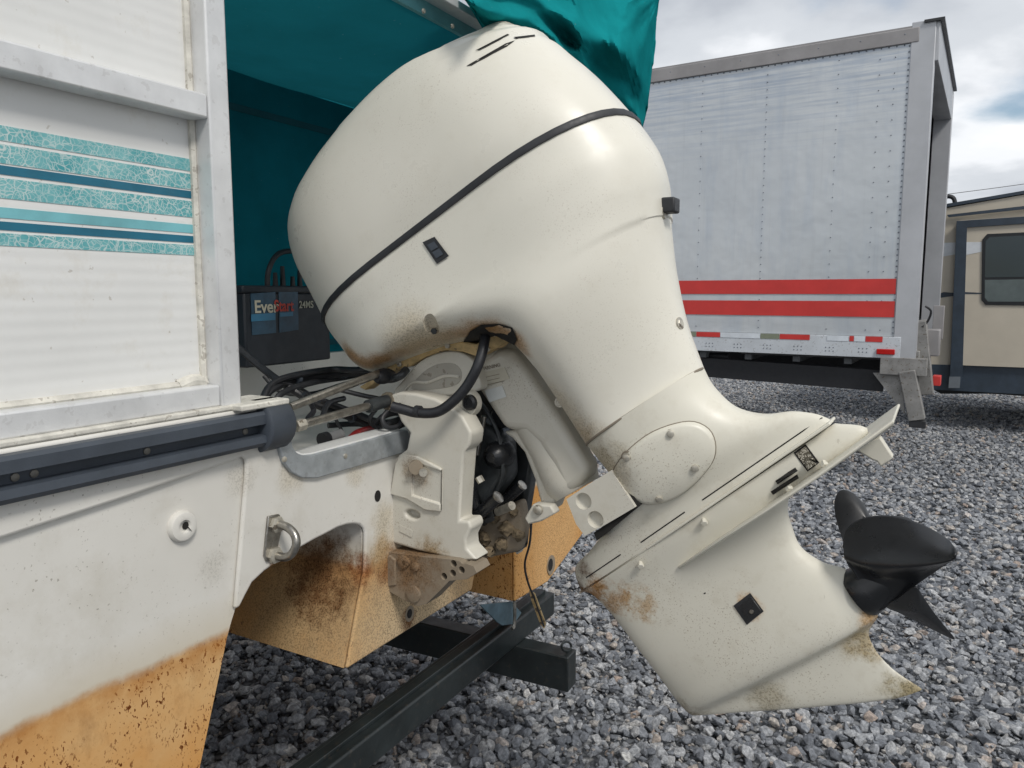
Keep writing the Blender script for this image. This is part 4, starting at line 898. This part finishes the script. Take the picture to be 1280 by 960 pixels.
hs = thing('fuel_hose', B(-.25, 1.45, 1.2), 'red tipped fuel hose end lying on the motor well floor', 'hose', rz=-AZ)
M().tube([T(438, 549, -.1), T(448, 541, -.12), T(470, 535, -.14), T(500, 530, -.16)], .010, 12, 5).build('hose', M_red, hs)
M().cyl(T(408, 549, -.12), T(426, 543, -.12), .014, 16).build('primer_end', simple('grey_plastic', (.25, .25, .25), .5), hs)
M().cyl(T(402, 550, -.12), T(409, 548, -.12), .017, 16).build('collar', M_black, hs)
for i, (pts_, r) in enumerate((
    ([(330, 470, -.45), (352, 490, -.4), (390, 492, -.35), (430, 480, -.3), (476, 470, -.2)], .006),
    ([(420, 486, -.15), (452, 494, -.1), (478, 500, -.04), (492, 512, .02), (500, 506, .05)], .006),
    ([(484, 514, .0), (478, 524, .0), (484, 534, .01), (498, 532, .02), (506, 520, .03)], .006),
    ([(470, 512, -.02), (462, 524, -.04), (470, 534, -.04), (488, 528, 0)], .005),
    ([(350, 478, -.3), (372, 484, -.3), (392, 496, -.3), (412, 512, -.25), (428, 540, -.2)], .0045))):
    M().tube([T(x, y, a_) for x, y, a_ in pts_], r, 10, 6).build('cable', M_black, cb)
for x, y, a_ in ((372, 474, -.31), (430, 467, -.29), (440, 522, -.2)):
    M().lathe(T(x, y, a_), vU, [(-.006, .0135), (.006, .0135)], 12).build('cable_tie', M_rub, cb)
M().tube(px3([(470, 470, 1.50), (486, 474, 1.47), (500, 470, 1.46), (508, 462, 1.48)]), .010, 12, 5).build('link_rod', M_darkmet, mot)
M().tube(px3([(598, 500, 1.56), (612, 520, 1.56), (624, 548, 1.56), (628, 590, 1.55), (618, 620, 1.56)]), .005, 10, 6).build('hydraulic_line', M_darkmet, mot)
M().tube(px3([(584, 520, 1.55), (590, 560, 1.54), (586, 600, 1.53), (594, 636, 1.54)]), .006, 10, 6).build('hydraulic_line', M_hose, mot)
M().cyl(E(598, 596, 1.50), E(602, 603, 1.50), .009, 6).build('hex_fitting', M_zinc, mot); M().lathe(E(621, 569, 1.56), -vU, [(-.03, .036), (0, .034), (.02, .026), (.03, .012)], 28).build('motor_dome', M_blackp, mot)
ep([(653, 564), (658, 567), (657, 600), (652, 640), (646, 655), (653, 664), (652, 684), (646, 694), (642, 688), (645, 668), (640, 656), (647, 638), (652, 600)], 1.70, .03, 'far_bracket_edge', M_bracket, .003)
M().lathe(E(630, 520, 1.60), -vU, [(0, .03), (.02, .028), (.026, .02)], 24).build('reservoir_cap', M_blackp, mot)
for x, y, u_ in ((610, 436, 1.487), (560, 432, 1.497), (500, 455, 1.497)): M().lathe(E(x, y, u_), -vU, [(0, .007), (.005, .007), (.007, .004)], 6).build('arm_bolt', M_zinc, mot)
# dangling cord below the engine
dc = thing('dangling_cord', E(660, 700, 1.75), 'thin black cord hanging below the swivel bracket onto the trailer', 'cord')
M().tube([E(664, 655, 1.54), E(662, 680, 1.7), E(656, 705, 1.75), E(660, 728, 1.78), E(668, 748, 1.8), E(675, 768, 1.8), E(680, 783, 1.8)], .003, 8, 6).build('cord', M_black, dc)
M().prism([E(x, y, 1.8) for x, y in ((661, 738), (668, 742), (682, 780), (680, 786), (675, 780), (664, 750))], vU*.004).build('yellow_tab', M_tan, dc)

# ================================================================== boat trailer
tl = thing('boat_trailer', B(-.1, UC, 0), 'black steel boat trailer whose rear beams show below the hulls', 'trailer', rz=-AZ)
c1 = M().bar(B(-.07, 2.43, .462), B(-.07, -.35, .462), .085, .085); cmb = c1.build('rear_crossbeam', M_trailer, tl, bevel=.006)
M().bar(B(-.07, 2.41, .51), B(-.07, -.33, .51), .030, .012).build('beam_lip', M_trailer, tl, bevel=.002)
M().bar(B(.16, 2.18, .36), B(-2.4, 2.10, .36), .07, .12).build('frame_rail', M_trailer, tl, bevel=.004)
M().bar(B(.16, -.05, .36), B(-2.4, .03, .36), .07, .12).build('frame_rail', M_trailer, tl, bevel=.004)
def g_(x, y, a_): return T(x, y, a_)
M().prism([T(x, y, -.02) for x, y in ((600, 756), (640, 752), (652, 766), (643, 780), (628, 782), (622, 778))], -vA*.006).build('bunk_bracket', M_plate, tl, bevel=.001)
M().tube([T(640, 786, .0), T(643, 780, .0), T(643, 752, .0), T(640, 748, -.02)], .006, 8, 3).build('u_bolt', M_steel, tl)
M().tube([T(708+6*math.cos(a), 808+6*math.sin(a), .14) for a in np.linspace(0, 6.28, 12)], .004, 8, 2).build('tie_ring', M_trailer, tl)
# wheel under the hull
def wheel(a0, u0):
    o = B(a0, u0, .0)+vZ*.33; pr = [(-.09, .19), (-.10, .24), (-.095, .30), (-.06, .328), (0, .333), (.06, .328), (.095, .30), (.10, .24), (.09, .19), (.02, .18), (-.02, .18)]
    w_ = M().lathe(o, vU, pr, 40).build('tyre', M_tyre, tl); M().lathe(o, vU, [(-.085, .19), (-.05, .13), (-.05, .06), (-.07, .04), (.08, .04), (.08, .19)], 24).build('rim', simple('rim_steel', (.3, .3, .3), .4, .7), w_)
wheel(-1.45, .35); wheel(-1.45, 2.05+.9)

# ================================================================== box truck
SA = math.radians(-58); sdv = np.array([math.sin(SA), math.cos(SA), 0]); RA = SA+math.pi/2; rdv = np.array([math.sin(RA), math.cos(RA), 0])
r = ray(1125, 447); TC = vC+r*(6.2/r[1])
def K(s_, y_, z_): return np.array([TC[0], TC[1], 0])+sdv*s_+rdv*y_+vZ*z_      # s: forward along the side, y: in from the near side
def Q(x, y, off_=0.):
    r = ray(x, y); t_ = ((TC-rdv*off_-vC)@rdv)/(r@rdv); q = vC+r*t_ - np.array([TC[0], TC[1], 0]); return float(q@sdv), float(q[2])
tk = thing('box_truck', K(3, 1.2, 0), 'white box truck body with two red side stripes, rear door frame open', 'truck', rz=math.pi/2-RA-0)
M_tside = None
m, t, b = base_mat('truck_aluminium_skin', .3, .25, .5); p = pos(t)
g = N(t, 'ShaderNodeSeparateXYZ'); t.links.new(p, g.inputs[0])
c = mixc(t, ramp(t, noise(t, p, 1.2, 4), [(.3, 0), (.7, 1)]), (.50, .53, .555), (.57, .595, .61))
st_v = pos(t, (.8, .8, 22)); topm = ramp(t, mth(t, 'MULTIPLY', mth(t, 'SUBTRACT', g.outputs[2], 2.6), 1.0), [(.1, 0), (.9, 1)])
c = mixc(t, mth(t, 'MULTIPLY', ramp(t, noise(t, st_v, 2.0, 5, .6), [(.42, 0), (.62, .75)]), topm), c, (.30, .36, .45))
c = mixc(t, mth(t, 'MULTIPLY', ramp(t, noise(t, pos(t, (3, 3, .5)), 2.5, 5, .6), [(.5, 0), (.7, .35)]), 1), c, (.36, .42, .50))
c = mixc(t, mth(t, 'MULTIPLY', ramp(t, noise(t, pos(t, (14, 14, .35)), 2.0, 5, .7), [(.55, 0), (.75, .22)]), 1), c, (.33, .34, .35))
t.links.new(c, b.inputs['Base Color']); bump(t, b, noise(t, p, 2.2, 3), .4, .03); M_tside = m
M_trail = simple('truck_rail_grey', (.27, .26, .26), .5, .2, var=.15, vs=4); M_tpost = simple('truck_post_grey', (.42, .43, .45), .45, .2, var=.1, vs=3)
M_tblk = simple('truck_underside', (.012, .013, .016), .6); M_tred = simple('red_stripe_vinyl', (.52, .035, .03), .45, var=.12, vs=4)
M_in = simple('truck_inside', (.05, .05, .05), .8); M_door = simple('truck_roll_door', (.5, .52, .54), .5, dirt=.3)
Lk = 7.0; zf, ztop = 1.08, 3.66; zrail = 3.548
seams = [0.06, Q(1043, 200)[0], Q(957, 200)[0], Q(876, 200)[0]]; pit = (seams[3]-seams[1])/2
edges = [0.05, seams[1]]
while edges[-1] < Lk: edges.append(edges[-1]+pit)
# riveted aluminium skin panels, each its own sheet
for i in range(len(edges)-1):
    a0, a1 = edges[i], min(edges[i+1], Lk); 
    m_ = M(); m_.add([], []); y_ = -.001*(i % 2)
    m_.box(K((a0+a1)/2, .004+y_, (zf+.17+zrail)/2), a1-a0+.012, .004, zrail-zf-.17, X=sdv, Y=rdv); m_.build('skin_panel', M_tside, tk)
M().box(K(Lk/2, .0, (zrail+ztop)/2), Lk, .035, ztop-zrail, X=sdv, Y=rdv).build('top_rail', M_trail, tk, bevel=.006)
M().box(K(Lk/2, 1.2, ztop+.005), Lk, 2.42, .02, X=sdv, Y=rdv).build('roof', M_trail, tk)
zbr0 = zf-.005
M().box(K(Lk/2, -.002, zf+.08), Lk, .03, .175, X=sdv, Y=rdv).build('bottom_rail', simple('truck_rail_white', (.5, .53, .56), .45, var=.1, vs=5, dirt=.4), tk, bevel=.003)
# stripes as flat vinyl
def strp(y0, y1, name='red_stripe', mat=M_tred, x=1110, s0=.06, s1=Lk, yo=-.0045):
    za_, zb_ = Q(x, y1)[1], Q(x, y0)[1]; M().box(K((s0+s1)/2, yo, (za_+zb_)/2), s1-s0, .0015, zb_-za_, X=sdv, Y=rdv).build(name, mat, tk)
strp(348.5, 367.5); strp(376.5, 396.5)
M_olive = simple('faded_reflector', (.2, .22, .16), .4); M_refw = simple('white_reflector', (.6, .64, .68), .35)
for x0, x1, mt in ((858, 871, M_olive), (871, 901, M_tred), (901, 951, M_refw), (951, 975, M_olive), (975, 1013, M_tred), (1034, 1061, M_refw), (1062, 1068, M_tred), (1068, 1082, M_refw), (1082, 1104, M_tred)):
    s1_, s0_ = Q(x0, 422)[0], Q(x1, 422)[0]; M().box(K((s0_+s1_)/2, -.0195, zf+.145), s1_-s0_-.004, .002, .045, X=sdv, Y=rdv).build('reflective_tape', mt, tk)
s1_, s0_ = Q(1096, 440)[0], Q(1119, 440)[0]; M().box(K((s0_+s1_)/2, -.027, zf+.045), s1_-s0_, .02, .045, X=sdv, Y=rdv).build('marker_light', simple('red_lens', (.42, .01, .01), .15), tk, bevel=.006)
# rivets: one joined part, each a low dome
rv = M()
def rivet(s_, z_, r=.0055, y_=-.002):
    o = K(s_, y_, z_); n = 6; ring = [o+(sdv*math.cos(6.283*k/n)+vZ*math.sin(6.283*k/n))*r for k in range(n)]; rv.add(ring+[o-rdv*.004], [(k, (k+1) % n, n) for k in range(n)])
for i, e in enumerate(edges[1:-1]):
    dz_ = .062 if i % 2 == 1 else .11
    for z_ in np.arange(zf+.22, zrail-.03, dz_): rivet(e, z_)
for s_ in (.16, .27):
    for z_ in np.arange(zf+.22, zrail-.03, .12): rivet(s_, z_)
for z_ in np.arange(zf+.2, zrail, .045): rivet(.065, z_, .007)
for s_ in np.arange(.1, 6.5, .055): rivet(s_, zrail-.008, .006, -.003)
for s_ in np.arange(.1, 5, .32): rivet(s_, zrail+.07, .006, -.018)
for s_ in np.arange(.25, 5, .26):
    for ds in (0, .03, .06):
        for dz_ in (.035, .065): rivet(s_+ds, zf+dz_, .006, -.018)
o = rv.build('rivets', simple('rivet_metal', (.16, .18, .21), .5, .3), tk, fixn=False); o['kind'] = 'stuff'
# rear frame
M().box(K(-.03, .03, (zf+ztop)/2+.01), .17, .085, ztop-zf+.06, X=sdv, Y=rdv).build('corner_post', M_tpost, tk, bevel=.006)
M().box(K(-.06, 2.40, (zf+ztop)/2), .17, .10, ztop-zf, X=sdv, Y=rdv).build('corner_post', M_tpost, tk, bevel=.006)
M().box(K(-.06, 1.2, ztop-.12), .16, 2.4, .30, X=sdv, Y=rdv).build('door_header', M_tpost, tk, bevel=.006)
M().box(K(-.10, 1.2, ztop+.03), .14, 2.46, .02, X=sdv, Y=rdv).build('header_cap', M_blackp, tk)
M().box(K(.6, 1.2, zf-.0), 1.4, 2.35, .05, X=sdv, Y=rdv).build('floor', M_in, tk)
M().box(K(2.5, 2.43, (zf+ztop)/2), 5, .03, ztop-zf, X=sdv, Y=rdv).build('far_wall', M_in, tk)
M().box(K(3.2, 1.2, (zf+ztop)/2), .03, 2.35, ztop-zf-.1, X=sdv, Y=rdv).build('front_wall', M_in, tk)
for k in range(5): M().box(K(-.02, .50, zf+.2+k*.36), .03, .75, .345, X=sdv, Y=rdv).build('door_slat', M_door, tk, bevel=.006)
M_gate = simple('weathered_gate_steel', (.24, .235, .225), .6, .2, var=.3, vs=9, dirt=.9)
bk = [Q(x, y) for x, y in ((1090, 464), (1128, 464), (1133, 520), (1122, 520))]
M().box(K(-.03, .0, zf-.07), .34, .09, .14, X=sdv, Y=rdv).build('gate_column_foot', M_gate, tk, bevel=.004)
M().prism([K(s_, .0, z_) for s_, z_ in (Q(1091, 466), Q(1126, 466), Q(1131, 518))], rdv*.02).build('gate_gusset', M_gate, tk)
M().bar(K(-.06, -.01, zf-.10), K(-.15, .02, zf-.50), .10, .12, up=sdv).build('gate_arm', M_gate, tk, bevel=.006)
M().bar(K(-.12, .10, zf+.30), K(-.20, .16, zf-.30), .12, .10, up=sdv).build('gate_arm', M_gate, tk, bevel=.006)
M().box(K(-.10, .55, zf-.02), .08, 1.1, .16, X=sdv, Y=rdv).build('rear_bumper', M_gate, tk, bevel=.006)
M().box(K(-.24, .35, zf+.28), .08, .08, .28, X=sdv, Y=rdv).build('gate_latch', M_trail, tk, bevel=.004)
M().box(K(-.22, .22, zf+.12), .10, .16, .22, X=sdv, Y=rdv).build('gate_hinge', M_trail, tk, bevel=.01)
M().box(K(-.26, .30, zf-.2), .06, .14, .08, X=sdv, Y=rdv).build('tail_lamp', M_tred, tk, bevel=.004)
M().tube([K(-.16, .0, zf+.42), K(-.2, .02, zf+.38), K(-.18, .05, zf+.30), K(-.14, .05, zf+.25)], .009, 8, 4).build('lock_hasp', M_black, tk)
M().box(K(-.155, .03, zf-.535), .12, .10, .06, X=sdv, Y=rdv).build('rubber_foot', M_black, tk, bevel=.005)
M().bar(K(.2, .9, zf-.16), K(Lk, .9, zf-.16), .09, .20).build('chassis_rail', M_tblk, tk)
M().bar(K(.12, .12, zf-.21), K(4.5, .12, zf-.10), .05, .18).build('side_guard', M_tblk, tk, bevel=.004)
m_ = M()
for s_ in np.arange(.4, 5, .42): m_.box(K(s_, 1.2, zf-.045), .06, 2.3, .06, X=sdv, Y=rdv)
m_.build('cross_members', simple('crossmember_grey', (.08, .085, .09), .6), tk)['kind'] = 'stuff'
for s_, h_ in ((2.0, .09), (2.35, .07), (1.45, .06)): M().cyl(K(s_, .18, zf-.07), K(s_+.2, .18, zf-.07), h_*.6, 14).build('air_fitting', M_tblk, tk)

for y_ in (.16, .44, 2.0, 2.28):
    o_ = K(3.35, y_-.12, .50); tw = M().lathe(o_, rdv, [(0, .28), (-.01, .34), (.0, .44), (.03, .49), (.06, .50), (.19, .50), (.22, .49), (.25, .44), (.25, .28)], 36).build('tyre', M_tyre, tk)
    M().lathe(o_, rdv, [(.02, .28), (.09, .20), (.09, .1), (.03, .08), (.16, .08), (.2, .28)], 24).build('rim', simple('truck_rim', (.35, .35, .35), .5, .3), tw)
M().box(K(1.95, .05, .62), .02, .6, .42, X=sdv, Y=rdv).build('mud_flap', M_tblk, tk) if False else None
# ================================================================== travel trailer
RO = vC+ray(1165, 486)*(8.9/ray(1165, 486)[1]); RB = np.array([RO[0], RO[1], 0]); zs = float(RO[2])
def V(s_, y_, z_): return RB-sdv*s_+rdv*y_+vZ*z_           # s runs to the right, towards the camera
def VQ(x, y):
    r = ray(x, y); t_ = ((RB-vC)@rdv)/(r@rdv); q = vC+r*t_-RB; return float(-(q@sdv)), float(q[2])
rv_ = thing('travel_trailer', V(3, 1.2, 0), 'tan travel trailer with dark trimmed slide-out and window, beyond the truck', 'caravan')
M_rtan = simple('caravan_tan', (.52, .47, .385), .4, var=.06, vs=3, bmp=.05); M_rdk = simple('caravan_dark_trim', (.03, .045, .065), .4, var=.2)
def vp(name, pl, y_, th, mat, bev=0): return M().prism([V(*[VQ(*q)[0]], y_, VQ(*q)[1]) for q in pl], rdv*th).build(name, mat, rv_, bevel=bev)
vp('side_wall', [(1150, 262), (1172, 262), (1230, 252), (1300, 240), (1420, 225), (1420, 470), (1150, 462)], 0, 2.4, M_rtan)
vp('skirt', [(1150, 455), (1420, 462), (1420, 500), (1150, 486)], -.012, 2.4, M_rdk)
vp('roof_trim', [(1165, 258), (1230, 247), (1300, 235), (1420, 220), (1420, 224), (1300, 239), (1230, 251), (1165, 262)], -.02, 2.44, M_rdk)
vp('slide_out_panel', [(1200, 276), (1420, 262), (1420, 464), (1200, 456)], -.06, .06, M_rtan)
vp('slide_out_trim', [(1196, 277), (1420, 262), (1420, 271), (1209, 285), (1203, 484), (1187, 484)], -.085, .03, M_rdk, .003)
vp('awning_rail', [(1184, 269), (1280, 258), (1420, 243), (1420, 246), (1280, 262), (1186, 272)], -.05, .03, M_rdk)
wn = vp('window', [(1228, 300), (1234, 293), (1300, 290), (1300, 382), (1232, 381), (1227, 375)], -.075, .02, simple('window_rubber', (.01, .012, .015), .4), .004)
M_glass, t, b = base_mat('tinted_glass', .08); b.inputs['Base Color'].default_value = (.03, .045, .05, 1)
M().prism([V(VQ(*q)[0], -.079, VQ(*q)[1]) for q in ((1232, 302), (1237, 297), (1300, 294), (1300, 346), (1231, 347))], rdv*.003).build('pane', M_glass, wn)
M().prism([V(VQ(*q)[0], -.081, VQ(*q)[1]) for q in ((1231, 350), (1300, 349), (1300, 377), (1235, 377), (1231, 372))], rdv*.003).build('pane', simple('pane_with_blind', (.10, .125, .125), .15), wn)
M_rw = simple('caravan_white_stripe', (.62, .65, .68), .4)
vp('white_stripe', [(1166, 304), (1195, 303), (1194, 318), (1166, 323)], -.003, .002, M_rw); vp('white_stripe', [(1208, 303), (1227, 303), (1227, 315), (1208, 319)], -.063, .002, M_rw)
vp('dark_swoosh', [(1163, 370), (1180, 365), (1192, 366), (1192, 370), (1163, 374)], -.003, .002, M_rdk); vp('dark_swoosh', [(1206, 365), (1227, 366), (1227, 367.5), (1206, 367.5)], -.063, .002, M_rdk)
vp('jack_foot', [(1187, 470), (1201, 470), (1200, 484), (1186, 484)], -.09, .01, simple('grey_steel', (.14, .16, .18), .5))
vp('undercarriage', [(1158, 484), (1420, 499), (1420, 508), (1240, 494), (1175, 494)], .15, 2.0, M_tblk)
M().tube([V(VQ(1172, 244)[0], .3, VQ(1172, 244)[1]), V(VQ(1184, 242)[0], .3, VQ(1184, 242)[1]), V(VQ(1191, 245)[0], .3, VQ(1191, 245)[1]), V(VQ(1193, 256)[0], .3, VQ(1193, 256)[1])], .025, 10, 4).build('vent_pipe', M_black, rv_)
for s_ in (2.6, 3.5): 
    o = V(s_, .1, .34); M().lathe(o, rdv, [(0, .18), (0, .30), (.03, .34), (.17, .34), (.2, .30), (.2, .18)], 32).build('tyre', M_tyre, rv_)
# overhead wire
pw = thing('power_line', vC+ray(1150, 250)*40-np.array([0, 0, 0]), 'thin overhead power line crossing the cloudy sky above the trailer', 'power line')
M().tube([vC+ray(x, y)*40 for x, y in ((1000, 262), (1150, 247), (1190, 242), (1280, 230), (1400, 212))], .018, 6, 4).build('wire', M_black, pw)
